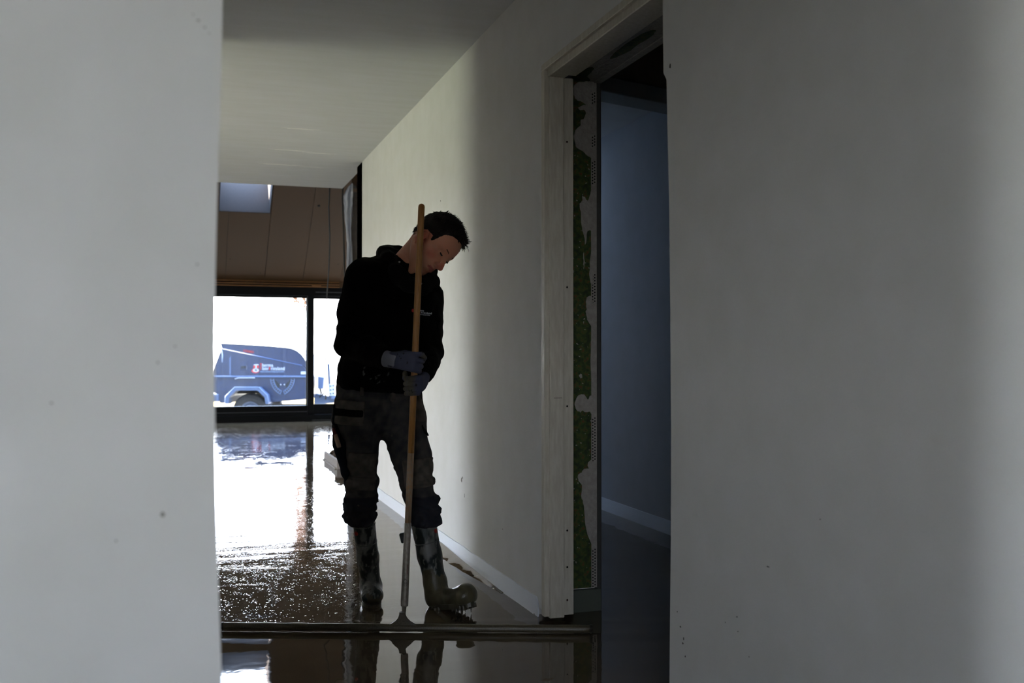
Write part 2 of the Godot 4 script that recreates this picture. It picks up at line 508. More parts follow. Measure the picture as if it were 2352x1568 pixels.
func roof() -> void:
	# brown boards run up the slope; one skylight is cut into them
	var root := Node3D.new()
	root.name = "ceiling_sloped"
	root.set_meta("kind", "structure")
	add_child(root)
	var ang := atan(SLOPE)
	var xf := Transform3D(Basis(Vector3.RIGHT, -ang), Vector3(0, EAVE, FAR))     # local z runs up the slope, local y is normal to it
	xf = Transform3D(Basis(Vector3(1, 0, 0), Vector3(0, cos(ang), -sin(ang)), Vector3(0, sin(ang), cos(ang))), Vector3(0, EAVE, FAR))
	var run := 4.75 / cos(ang)
	var s0 := 1.22 / cos(ang)                # skylight, distances up the slope
	var s1 := 1.80 / cos(ang)
	var kx0 := 0.51
	var kx1 := 1.225
	obj("underlay", roof_slab(xf, run, s0, s1, kx0, kx1), M.joint, root)
	var x := -4.757
	var rng := RandomNumberGenerator.new()
	rng.seed = 5
	while x < 4.05:
		var a := x + 0.002
		var b := minf(x + 0.598, 4.05)
		var parts := []
		if a < kx1 and b > kx0:
			parts = [[a, b, 0.0, s0], [a, b, s1, run]]
			if a < kx0 - 0.01: parts.append([a, kx0, s0, s1])
			if b > kx1 + 0.005: parts.append([kx1, b, s0, s1])
		else:
			parts = [[a, b, 0.0, run]]
		for q in parts:
			var st := new_st()
			var drop := rng.randf() * 0.003
			box(st, Vector3(q[0], -drop, q[2]), Vector3(q[1], 0.016, q[3]), 0.003, xf)
			obj("ceiling_board", st, M.chipboard, root)
		x += 0.60
	# screw heads and the knot hole in the boards
	for s in [[1.76, 1.05], [1.55, 1.05], [1.30, 0.35], [1.78, 0.30], [1.86, 0.22], [2.36, 0.45], [0.70, 0.5], [1.77, 0.62], [1.17, 0.2]]:
		obj("screw_head", boxed(Vector3(s[0] - 0.006, -0.005, s[1] - 0.006), Vector3(s[0] + 0.006, 0.004, s[1] + 0.006), 0.003, xf), M.joint, root)
	var kc: Vector3 = xf * Vector3(1.925, 0.0, 1.72)
	obj("knot_hole", tubed([kc - xf.basis.y * 0.003, kc + xf.basis.y * 0.01], [0.02], 10), M.hole, root)
	# plasterboard lining of the skylight shaft
	var st2 := new_st()
	var lin := 0.70
	box(st2, Vector3(kx0 - 0.012, -0.012, s0 - 0.012), Vector3(kx1 + 0.012, lin, s0), 0.002, xf)
	obj("skylight_lining", st2, M.raw_board, root)
	st2 = new_st()
	box(st2, Vector3(kx1, -0.012, s0), Vector3(kx1 + 0.012, lin, s1), 0.002, xf)
	obj("skylight_lining", st2, M.raw_board, root)
	st2 = new_st()
	box(st2, Vector3(kx0 - 0.012, -0.012, s0), Vector3(kx0, lin, s1), 0.002, xf)
	obj("skylight_lining", st2, M.raw_board, root)
	st2 = new_st()
	box(st2, Vector3(kx0 - 0.012, -0.012, s1), Vector3(kx1 + 0.012, lin, s1 + 0.012), 0.002, xf)
	obj("skylight_lining", st2, M.raw_board, root)
	# battens and the ledge where the boards meet the sliding door
	for s in [[2.232, 0.020, 0.03, -0.5], [2.196, 0.014, 0.075, -0.5], [2.158, 0.018, 0.05, -0.5]]:
		obj("batten", boxed(Vector3(-4.4, s[0], FAR + 0.002), Vector3(2.43, s[0] + s[1], FAR + s[2]), 0.003), M.batten, root)
	obj("batten", boxed(Vector3(1.99, 2.176, FAR + 0.002), Vector3(2.13, 2.196, FAR + 0.10), 0.003), M.batten, root)
	obj("end_board", boxed(Vector3(2.43, 2.16, FAR + 0.002), Vector3(2.56, 2.42, FAR + 0.03), 0.003), M.chipboard, root)


func roof_slab(xf: Transform3D, run: float, s0: float, s1: float, kx0: float, kx1: float) -> SurfaceTool:
	var st := new_st()
	for q in [[-4.757, kx0 - 0.013, -0.12, run + 0.4], [kx1 + 0.013, 4.3, -0.12, run + 0.4], [kx0 - 0.013, kx1 + 0.013, -0.12, s0 - 0.013], [kx0 - 0.013, kx1 + 0.013, s1 + 0.013, run + 0.4]]:
		box(st, Vector3(q[0], 0.017, q[2]), Vector3(q[1], 0.70, q[3]), 0.0, xf)
	return st


func sliding_door() -> void:
	var w := Node3D.new()
	w.name = "window_1"
	w.set_meta("kind", "structure")
	add_child(w)
	var z0 := FAR - 0.16
	var z1 := FAR + 0.0
	for r in [["top_rail", -0.7, 3.95, 2.02, 2.158, z0, z1], ["threshold", -0.7, 3.95, -0.02, 0.105, z0, z1 + 0.02], ["side_post", -0.7, -0.58, 0.1, 2.03, z0, z1], ["side_post", 3.85, 3.95, 0.1, 2.03, z0, z1],
			["sash_rail", -0.58, 1.93, 1.985, 2.03, z0 + 0.02, z1 - 0.06], ["sash_rail", -0.58, 1.93, 0.105, 0.25, z0 + 0.02, z1 - 0.02], ["mullion", 1.925, 2.03, 0.10, 2.03, z0, z1 + 0.005],
			["sash_rail", 2.03, 3.85, 1.975, 2.03, z0 + 0.04, z1 - 0.07], ["sash_rail", 2.03, 3.85, 0.105, 0.27, z0 + 0.04, z1 - 0.07]]:
		obj(r[0], boxed(Vector3(r[1], r[3], r[5]), Vector3(r[2], r[4], r[6]), 0.004), M.frame, w)
	obj("seal_strip", boxed(Vector3(1.905, 0.25, z1 - 0.062), Vector3(1.925, 1.985, z1 - 0.05), 0.002), M.seal, w)
	obj("seal_strip", boxed(Vector3(-0.58, 0.150, z1 - 0.021), Vector3(1.93, 0.156, z1 - 0.014), 0.0), M.seal, w)
	obj("seal_strip", boxed(Vector3(2.05, 2.078, z1), Vector3(3.85, 2.086, z1 + 0.006), 0.0), M.seal, w)
	obj("seal_strip", boxed(Vector3(2.0, 0.012, z1 + 0.02), Vector3(3.85, 0.018, z1 + 0.026), 0.0), M.seal, w)
	for r in [[-0.58, 1.925, 0.25, 1.985, z0 + 0.06], [2.03, 3.85, 0.27, 1.975, z0 + 0.075]]:
		var q := QuadMesh.new()
		q.size = Vector2(r[1] - r[0], r[3] - r[2])
		mesh_of("pane", q, M.glass, w, Vector3((r[0] + r[1]) / 2, (r[2] + r[3]) / 2, r[4]))


func door_opening() -> void:
	# a white timber frame in the thick wall; behind it the bare green board with filler patches and a perforated corner bead
	var d := Node3D.new()
	d.name = "door_1"
	d.set_meta("kind", "structure")
	add_child(d)
	var zj := -3.80
	wall_box("wall_right_end", Vector3(WX, 0.035, -3.96), Vector3(WX + 0.115, 2.30, -3.838))
	obj("architrave", boxed(Vector3(WX - 0.018, 0.026, zj - 0.046), Vector3(WX + 0.01, 2.2575, zj - 0.012), 0.002), M.painted_wood, d)
	obj("jamb", boxed(Vector3(WX + 0.003, 0.020, zj - 0.045), Vector3(WX + 0.066, 2.235, zj), 0.003), M.painted_wood, d)
	obj("rebate", boxed(Vector3(WX + 0.066, 0.024, zj - 0.06), Vector3(WX + 0.115, 2.235, zj - 0.022), 0.002), M.painted_wood, d)
	obj("head_architrave", boxed(Vector3(WX - 0.018, 2.258, zj - 0.046), Vector3(WX + 0.01, 2.285, -2.72), 0.002), M.painted_wood, d)
	obj("head", boxed(Vector3(WX - 0.004, 2.228, zj - 0.012), Vector3(WX + 0.070, 2.28, -2.72), 0.003), M.painted_wood, d)
	obj("head_rebate", boxed(Vector3(WX + 0.06, 2.245, zj - 0.018), Vector3(WX + 0.125, 2.29, -2.72), 0.002), M.painted_wood, d)
	for y in [1.97, 1.37, 0.88, 0.37, 0.22, 0.085]:
		var c := Vector3(WX + 0.086, y, zj - 0.022)
		obj("screw", tubed([c + Vector3(0, 0, -0.004), c + Vector3(0, 0, 0.0012)], [0.0042], 8), M.rust if y > 1.5 or y < 0.1 else M.hole, d)
	obj("dent", boxed(Vector3(WX + 0.02, 0.9145, zj - 0.001), Vector3(WX + 0.055, 0.9165, zj + 0.0006), 0.0), M.dirt, d)
	# the reveal
	var zr := -3.935
	var xe := WX + 0.288
	obj("backing_board", boxed(Vector3(WX + 0.10, 0.10, zr - 0.02), Vector3(xe - 0.005, 2.30, zr), 0.0), M.green, d)
	obj("foot_strip", boxed(Vector3(WX + 0.11, -0.01, zr - 0.01), Vector3(xe - 0.004, 0.095, zr + 0.006), 0.003), paint(Color(0.30, 0.32, 0.28), 0.7), d)
	obj("corner_bead", boxed(Vector3(xe - 0.024, 0.0, zr - 0.06), Vector3(xe, 2.30, zr + 0.004), 0.004), paint(Color(0.22, 0.22, 0.205), 0.7), d)
	obj("bead_flange", boxed(Vector3(xe - 0.047, 0.10, zr - 0.002), Vector3(xe - 0.022, 2.27, zr + 0.0025), 0.0), M.filler, d)
	var holes := new_st()
	var rng := RandomNumberGenerator.new()
	rng.seed = 8
	for run in [[0.105, 0.265], [0.64, 0.82], [1.315, 1.43], [1.825, 1.915], [1.985, 2.03], [2.17, 2.22]]:
		var y: float = run[0]
		while y < run[1]:
			for k in 2:
				var xx := xe - 0.041 + k * 0.010
				var hc := Vector3(xx, y + k * 0.006, zr + 0.001)
				tube(holes, [hc, hc + Vector3(0, 0, 0.0022)], [0.0033], 8)
			y += 0.0125
	var hm := obj("perforation", holes, M.hole, d)
	hm.set_meta("kind", "stuff")
	# filler smeared over the board: outlines in (distance from the frame, height)
	var x0 := WX + 0.118
	var rag := noise_of(18, 60.0, 3)
	var nth := 0
	for o in [
		[[0.01, 2.19], [0.0, 2.25], [0.10, 2.262], [0.118, 2.262], [0.118, 1.935], [0.10, 1.94], [0.08, 1.95], [0.05, 1.965], [0.02, 1.975], [0.005, 2.01], [0.01, 2.045], [0.05, 2.07], [0.045, 2.09], [0.07, 2.10], [0.085, 2.135], [0.03, 2.14], [0.05, 2.155], [0.10, 2.16], [0.02, 2.18]],
		[[0.115, 1.73], [0.135, 1.73], [0.135, 1.31], [0.125, 1.28], [0.105, 1.30], [0.10, 1.36], [0.115, 1.45], [0.118, 1.53], [0.10, 1.545], [0.085, 1.53], [0.078, 1.46], [0.070, 1.52], [0.055, 1.55], [0.05, 1.62], [0.04, 1.66], [0.06, 1.672], [0.055, 1.70], [0.075, 1.69], [0.095, 1.67]],
		[[0.135, 1.25], [0.135, 1.10], [0.12, 1.095], [0.09, 1.13], [0.078, 1.17], [0.088, 1.185], [0.078, 1.225], [0.09, 1.248]],
		[[0.135, 1.085], [0.115, 1.06], [0.108, 0.98], [0.11, 0.88], [0.12, 0.83], [0.135, 0.81]],
		[[0.02, 0.78], [0.05, 0.80], [0.075, 0.79], [0.09, 0.765], [0.11, 0.79], [0.135, 0.78], [0.135, 0.70], [0.115, 0.69], [0.1, 0.71], [0.085, 0.70], [0.06, 0.71], [0.045, 0.70], [0.02, 0.715], [0.01, 0.745]],
		[[0.135, 0.605], [0.11, 0.60], [0.095, 0.595], [0.09, 0.575], [0.10, 0.565], [0.07, 0.57], [0.05, 0.55], [0.03, 0.54], [0.035, 0.515], [0.06, 0.50], [0.05, 0.45], [0.065, 0.43], [0.075, 0.34], [0.09, 0.29], [0.12, 0.245], [0.135, 0.25]],
		[[0.035, 0.845], [0.05, 0.855], [0.06, 0.84], [0.048, 0.828]],
		[[0.062, 1.44], [0.066, 1.40], [0.068, 1.37], [0.072, 1.40], [0.068, 1.45]]]:
		var poly := PackedVector2Array()
		var fit: Vector2 = [Vector2(1, 0), Vector2(0.924, 0.201), Vector2(0.884, 0.239), Vector2(0.98, 0.136), Vector2(0.82, 0.271), Vector2(1.04, 0.018), Vector2(1, 0.16), Vector2(1, 0.08)][nth]
		nth += 1
		for q in o: poly.append(Vector2(minf(q[0], 0.122), q[1] * fit.x + fit.y))
		poly = smeared(poly, rag)
		var st := new_st()
		prism(st, poly, 0.0, 0.0035, Transform3D(Basis(Vector3(0.75, 0, 0), Vector3(0, 1, 0), Vector3(0, 0, 1)), Vector3(WX + 0.156, 0, zr)))
		obj("filler_patch", st, M.filler, d)
	var specks := new_st()
	for k in 90:
		var p := Vector3(WX + 0.158 + rng.randf() * 0.085, rng.randf_range(0.15, 2.1), zr + 0.001)
		var r := rng.randf_range(0.0010, 0.0034)
		var blob := PackedVector2Array()
		for i in 7: blob.append(Vector2(r * rng.randf_range(0.4, 1.2), 0).rotated(TAU * i / 7.0) * Vector2(1.0, 1.0 + (k % 3) * 0.5))
		prism(specks, blob, 0.0, 0.001, Transform3D(Basis(Vector3.BACK, rng.randf() * 2.0), p - Vector3(0, 0, 0.0005)))
	obj("filler_speck", specks, M.filler, d).set_meta("kind", "stuff")
	# the same board and bead under the lintel
	obj("lintel_board", boxed(Vector3(WX + 0.10, 2.262, zr), Vector3(xe - 0.005, 2.30, -2.72), 0.0), M.filler, d)
	obj("bead_flange", boxed(Vector3(xe - 0.035, 2.258, zr + 0.0), Vector3(xe, 2.30, -2.72), 0.002), M.filler, d)
	for o in [[[-3.93, 0.0], [-3.80, 0.0], [-3.72, 0.03], [-3.76, 0.055], [-3.86, 0.06], [-3.93, 0.12]], [[-3.62, 0.055], [-3.52, 0.035], [-3.38, 0.035], [-3.25, 0.04], [-3.22, 0.07], [-3.30, 0.085], [-3.42, 0.08], [-3.5, 0.085]], [[-3.03, 0.055], [-2.98, 0.035], [-2.86, 0.03], [-2.74, 0.03], [-2.74, 0.09], [-2.86, 0.085], [-2.95, 0.08]]]:
		var poly := PackedVector2Array()
		for q in o: poly.append(Vector2(q[1], q[0]))
		poly = smeared(poly, rag)
		var st := new_st()
		prism(st, poly, 0.0, 0.0015, Transform3D(Basis(Vector3(1, 0, 0), Vector3(0, 0, 1), Vector3(0, -1, 0)), Vector3(x0 + 0.01, 2.262, 0)))
		obj("bare_patch", st, M.green, d)
	# a small bit of broken foam and the ragged end of the edge strip at the foot of the frame
	var frag := new_st()
	prism(frag, PackedVector2Array([Vector2(0.0, 0.0), Vector2(0.03, -0.01), Vector2(0.042, 0.03), Vector2(0.03, 0.075), Vector2(0.012, 0.09), Vector2(0.006, 0.05)]), 0.0, 0.006, Transform3D(Basis(Vector3(0, 0, 1), Vector3(0, 1, 0), Vector3(-1, 0, 0)), Vector3(WX - 0.003, -0.01, -3.955)))
	obj("broken_strip", frag, M.foam, d)


func floors() -> void:
	# the wet screed: one sheet whose skin is mirror smooth where it has just been levelled and stippled where it has not
	var wet := paint(Color(0.41, 0.355, 0.28), 0.03)
	wet.albedo_texture = grain(40, 0.02, [0.0, Color(0.82, 0.82, 0.80), 1.0, Color(1, 1, 1)], 256, 4)
	wet.uv1_scale = Vector3(0.6, 0.6, 1)
	wet.metallic_specular = 0.6
	var smooth: StandardMaterial3D = wet.duplicate()
	bumped(smooth, relief(41, 0.012, 6.0, 512, 4), 0.014)
	smooth.uv1_scale = Vector3(0.8, 0.8, 1)
	var mid: StandardMaterial3D = wet.duplicate()
	bumped(mid, pebbles(), 0.45)
	mid.uv1_scale = Vector3(1.0, 1.0, 1)
	mid.roughness = 0.035
	var rough: StandardMaterial3D = wet.duplicate()
	bumped(rough, mid.normal_texture, 0.8)
	rough.uv1_scale = Vector3(1.0, 1.0, 1)
	rough.roughness = 0.04
	var swell := noise_of(44, 1.1, 2)
	var fine := noise_of(45, 4.5, 2)
	var blot := noise_of(46, 1.4, 4)
	var dith := noise_of(49, 9.0, 3)
	var f := func(x: float, z: float) -> float:
		var h := swell.get_noise_2d(x * 0.7, z * 1.1) * 0.0006
		var left := clampf((0.95 - x) * 2.0, 0.0, 1.0) * (1.0 if z < -4.1 else 0.0)
		h += fine.get_noise_2d(x * 0.35, z * 1.3) * (0.00022 + 0.0004 * left)
		# the furrows that the levelling bar leaves beside it
		var u := (z + 3.93) - 0.31 * (x - 0.85)
		h += 0.0011 * exp(-pow((u - 0.11) / 0.05, 2.0)) * (0.6 + 0.8 * swell.get_noise_2d(x * 2.0, 9.0)) - 0.0008 * exp(-pow((u - 0.22) / 0.06, 2.0))
		h += 0.0009 * exp(-pow((u + 0.09) / 0.035, 2.0))
		return h
	var mesh: ArrayMesh = null
	var bins := [[], [], []]
	var grid := func(xa: float, xb: float, za: float, zb: float, step: float) -> void:
		var nx := int(ceil((xb - xa) / step))
		var nz := int(ceil((zb - za) / step))
		var sx := (xb - xa) / nx
		var sz := (zb - za) / nz
		for i in nx:
			for j in nz:
				var x := xa + i * sx
				var z := za + j * sz
				var p := [Vector3(x, f.call(x, z), z), Vector3(x + sx, f.call(x + sx, z), z), Vector3(x + sx, f.call(x + sx, z + sz), z + sz), Vector3(x, f.call(x, z + sz), z + sz)]
				var u := (z + 3.93) - 0.31 * (x - 0.85)
				var b := blot.get_noise_2d(x * 1.3, z)
				var k := 0
				if u < -0.06:
					var coarse := clampf((0.95 - x) * 1.6, 0.0, 1.0) * clampf(1.0 + (z + 7.0) * 0.25, 0.35, 1.0) + b * 0.6 + dith.get_noise_2d(x, z) * 0.5
					k = 2 if coarse > 0.55 else 1 if coarse > 0.12 else 0
					if z < -13.5: k = 2
				bins[k].append_array([p[0], p[1], p[2], p[0], p[2], p[3]])
	grid.call(-4.5, 0.0, -9.2, -1.42, 0.08)
	grid.call(0.0, WX + 0.3, -9.2, -1.42, 0.025)
	grid.call(-4.5, WX + 0.3, -1.42, 3.5, 0.3)
	grid.call(WX + 0.3, 2.81, -8.2, -1.9, 0.08)
	grid.call(0.1, 2.2, -13.6, -9.2, 0.04)
	grid.call(-4.5, 0.1, -13.6, -9.2, 0.15)
	grid.call(2.2, 4.05, -13.6, -9.2, 0.15)
	grid.call(-4.5, 4.05, FAR, -13.6, 0.1)
	for k in 3:
		var st := new_st(false)
		for v in bins[k]:
			st.set_uv(Vector2(v.x, v.z))
			st.set_normal(Vector3.UP)
			st.add_vertex(v)
		st.index()
		var arrays := st.commit_to_arrays()
		var pos: PackedVector3Array = arrays[Mesh.ARRAY_VERTEX]
		var nor := PackedVector3Array()
		for v in pos:
			var e := 0.01
			nor.append(Vector3(f.call(v.x - e, v.z) - f.call(v.x + e, v.z), 2.0 * e, f.call(v.x, v.z - e) - f.call(v.x, v.z + e)).normalized())
		arrays[Mesh.ARRAY_NORMAL] = nor
		arrays[Mesh.ARRAY_TANGENT] = null
		if mesh == null: mesh = ArrayMesh.new()
		mesh.add_surface_from_arrays(Mesh.PRIMITIVE_TRIANGLES, arrays)
		mesh.surface_set_material(k, [smooth, mid, rough][k])
	mesh_of("floor", mesh, null).set_meta("kind", "structure")
	# a low lip of screed that has crept up beside the foam strip
	var lip := new_st(false)
	var rows := []
	for i in 41:
		var u := i / 40.0
		var z := lerpf(-6.1, -4.35, u)
		var wd := 0.012 + 0.05 * pow(sin(PI * pow(u, 0.8)), 1.5) * (1.0 + 0.2 * swell.get_noise_1d(z * 6.0))
		var bul := 0.026 * pow(maxf(0.0, sin(PI * clampf((z + 8.5 - 0.55 * 4.515) / (0.45 * 4.515), 0.0, 1.0))), 2.0)
		var x1 := WX - 0.010 - bul
		var hh := 0.003 + 0.022 * sin(PI * pow(u, 0.8))
		rows.append([Vector3(x1 + 0.004, hh + 0.001, z), Vector3(x1 - wd * 0.5, hh * 0.55, z), Vector3(x1 - wd, 0.0012, z), Vector3(x1 - wd - 0.01, -0.003, z)])
	for i in 40:
		for k in 3:
			for v in [rows[i][k], rows[i + 1][k + 1], rows[i + 1][k], rows[i][k], rows[i][k + 1], rows[i + 1][k + 1]]:
				lip.set_uv(Vector2(v.x, v.z))
				lip.add_vertex(v)
	struct("floor_lip", lip, smooth)
	struct("floor_slab", boxed(Vector3(-4.75, -0.44, FAR - 0.25), Vector3(4.3, -0.03, 3.75)), paint(Color(0.3, 0.3, 0.29), 0.9))


func pebbles() -> ImageTexture:      # a stippled wet skin: faint ripples and sparse small bubbles, as a normal map of one square metre
	var n := 900
	var h := PackedFloat32Array()
	h.resize(n * n)
	var rip := noise_of(47, 0.05, 3)
	var iso := noise_of(55, 0.045, 3)
	var clus := noise_of(56, 0.012, 2)
	for y in n:
		for x in n:
			var a := TAU * x / n
			h[y * n + x] = 0.085 * iso.get_noise_3d(cos(a) * 140.0, sin(a) * 140.0, absf(y - n * 0.5) * 1.0) + 0.040 * rip.get_noise_3d(cos(a) * 26.0, sin(a) * 26.0, absf(y - n * 0.5) * 0.8)
	var rng := RandomNumberGenerator.new()
	rng.seed = 48
	for k in 6500:
		var cx := rng.randf() * n
		var cy := rng.randf() * n
		if clus.get_noise_2d(cx, cy) < rng.randf_range(-0.35, 0.3): continue
		var r := rng.randf_range(1.2, 3.2) if k % 4 == 0 else rng.randf_range(0.8, 1.6)
		var amp := (rng.randf_range(0.03, 0.24) if k % 4 == 0 else rng.randf_range(0.02, 0.12)) * (1.0 if k % 3 else -1.0)
		for j in range(int(cy - r * 2), int(cy + r * 2) + 1):
			for i in range(int(cx - r * 2), int(cx + r * 2) + 1):
				var d := (Vector2(i, j) - Vector2(cx, cy)).length_squared() / (r * r)
				h[posmod(j, n) * n + posmod(i, n)] += amp * exp(-d)
	var im := Image.create_empty(n, n, false, Image.FORMAT_RGB8)
	for y in n:
		for x in n:
			var dx := h[y * n + (x + 1) % n] - h[y * n + (x + n - 1) % n]
			var dy := h[((y + 1) % n) * n + x] - h[((y + n - 1) % n) * n + x]
			var v := Vector3(-dx, dy, 1.0).normalized()
			im.set_pixel(x, y, Color(v.x * 0.5 + 0.5, v.y * 0.5 + 0.5, v.z * 0.5 + 0.5))
	return ImageTexture.create_from_image(im)


func smeared(o: PackedVector2Array, rag: FastNoiseLite) -> PackedVector2Array:      # an outline with rounded corners and a ragged edge
	for turn in 2:
		var n := PackedVector2Array()
		for i in o.size():
			var a := o[i]
			var b := o[(i + 1) % o.size()]
			n.append(a.lerp(b, 0.22))
			n.append(a.lerp(b, 0.78))
		o = n
	for i in o.size():
		if o[i].x < 0.128: o[i] += Vector2(rag.get_noise_2d(o[i].x, o[i].y), rag.get_noise_2d(o[i].x + 5.0, o[i].y)) * 0.005
	return o


func outside() -> void:
	var yard := textured(grain(50, 0.03, [0.0, Color(0.50, 0.46, 0.38), 0.5, Color(0.62, 0.58, 0.49), 1.0, Color(0.72, 0.68, 0.59)], 512, 4), Vector3(0.25, 0.25, 0.25), 0.9)
	var lawn := textured(grain(51, 0.06, [0.0, Color(0.46, 0.50, 0.33), 0.5, Color(0.56, 0.59, 0.42), 1.0, Color(0.64, 0.66, 0.50)], 512, 4), Vector3(0.5, 0.5, 0.5), 0.9)
	var st := new_st()
	box(st, Vector3(-90, GROUND - 0.3, -170), Vector3(90, GROUND, 60))
	struct("ground", st, yard)
	struct("ground_lawn", boxed(Vector3(-40, GROUND - 0.1, -12), Vector3(-4.76, GROUND + 0.02, 0.5)), lawn)
	var dry := textured(grain(52, 0.08, [0.0, Color(0.46, 0.38, 0.15), 0.5, Color(0.58, 0.47, 0.20), 1.0, Color(0.66, 0.56, 0.27)], 256, 4), Vector3(0.7, 0.7, 0.7), 0.9)
	struct("ground_grass", boxed(Vector3(-14, -0.1, -4.0), Vector3(10, 0.03, 4.0), 0.0, Transform3D(Basis(Vector3.UP, deg_to_rad(-18.34)), Vector3(at(640, 940, 32.0).x, GROUND, at(640, 940, 32.0).z))), dry)
	trailer()
	tree()


const TK := 0.008745       # metres for one pixel at the trailer, 20 m away

func tp(px: float, py: float) -> Vector2:      # trailer coordinates: along it, above the ground
	return Vector2((px - 600.0) * TK, (986.0 - py) * TK)


func tpoly(points: Array) -> PackedVector2Array:
	var o := PackedVector2Array()
	for p in points: o.append(tp(p[0], p[1]))
	return o


func tprism(points: Array, z0: float, z1: float) -> SurfaceTool:
	var st := new_st()
	prism(st, tpoly(points), z0, z1)
	return st


func tline(points: Array, z: float, r: float) -> SurfaceTool:
	var o := []
	for p in points:
		var q := tp(p[0], p[1])
		o.append(Vector3(q.x, q.y, z))
	return tubed(o, [r], 6)


func lathe(st: SurfaceTool, profile: Array, centre: Vector3, axis: Vector3, seg := 32) -> void:   # profile: [radius, along the axis]
	var side := axis.cross(Vector3.UP if absf(axis.y) < 0.9 else Vector3.RIGHT).normalized()
	var up := axis.cross(side).normalized()
	for i in profile.size() - 1:
		st.set_smooth_group(i + 1)
		for k in seg:
			var a0 := TAU * k / seg
			var a1 := TAU * (k + 1) / seg
			var p := []
			for c in [[profile[i], a0], [profile[i], a1], [profile[i + 1], a1], [profile[i + 1], a0]]:
				p.append(centre + axis * c[0][1] + (side * cos(c[1]) + up * sin(c[1])) * c[0][0])
			for v in [p[0], p[1], p[2], p[0], p[2], p[3]]:
				st.add_vertex(v)


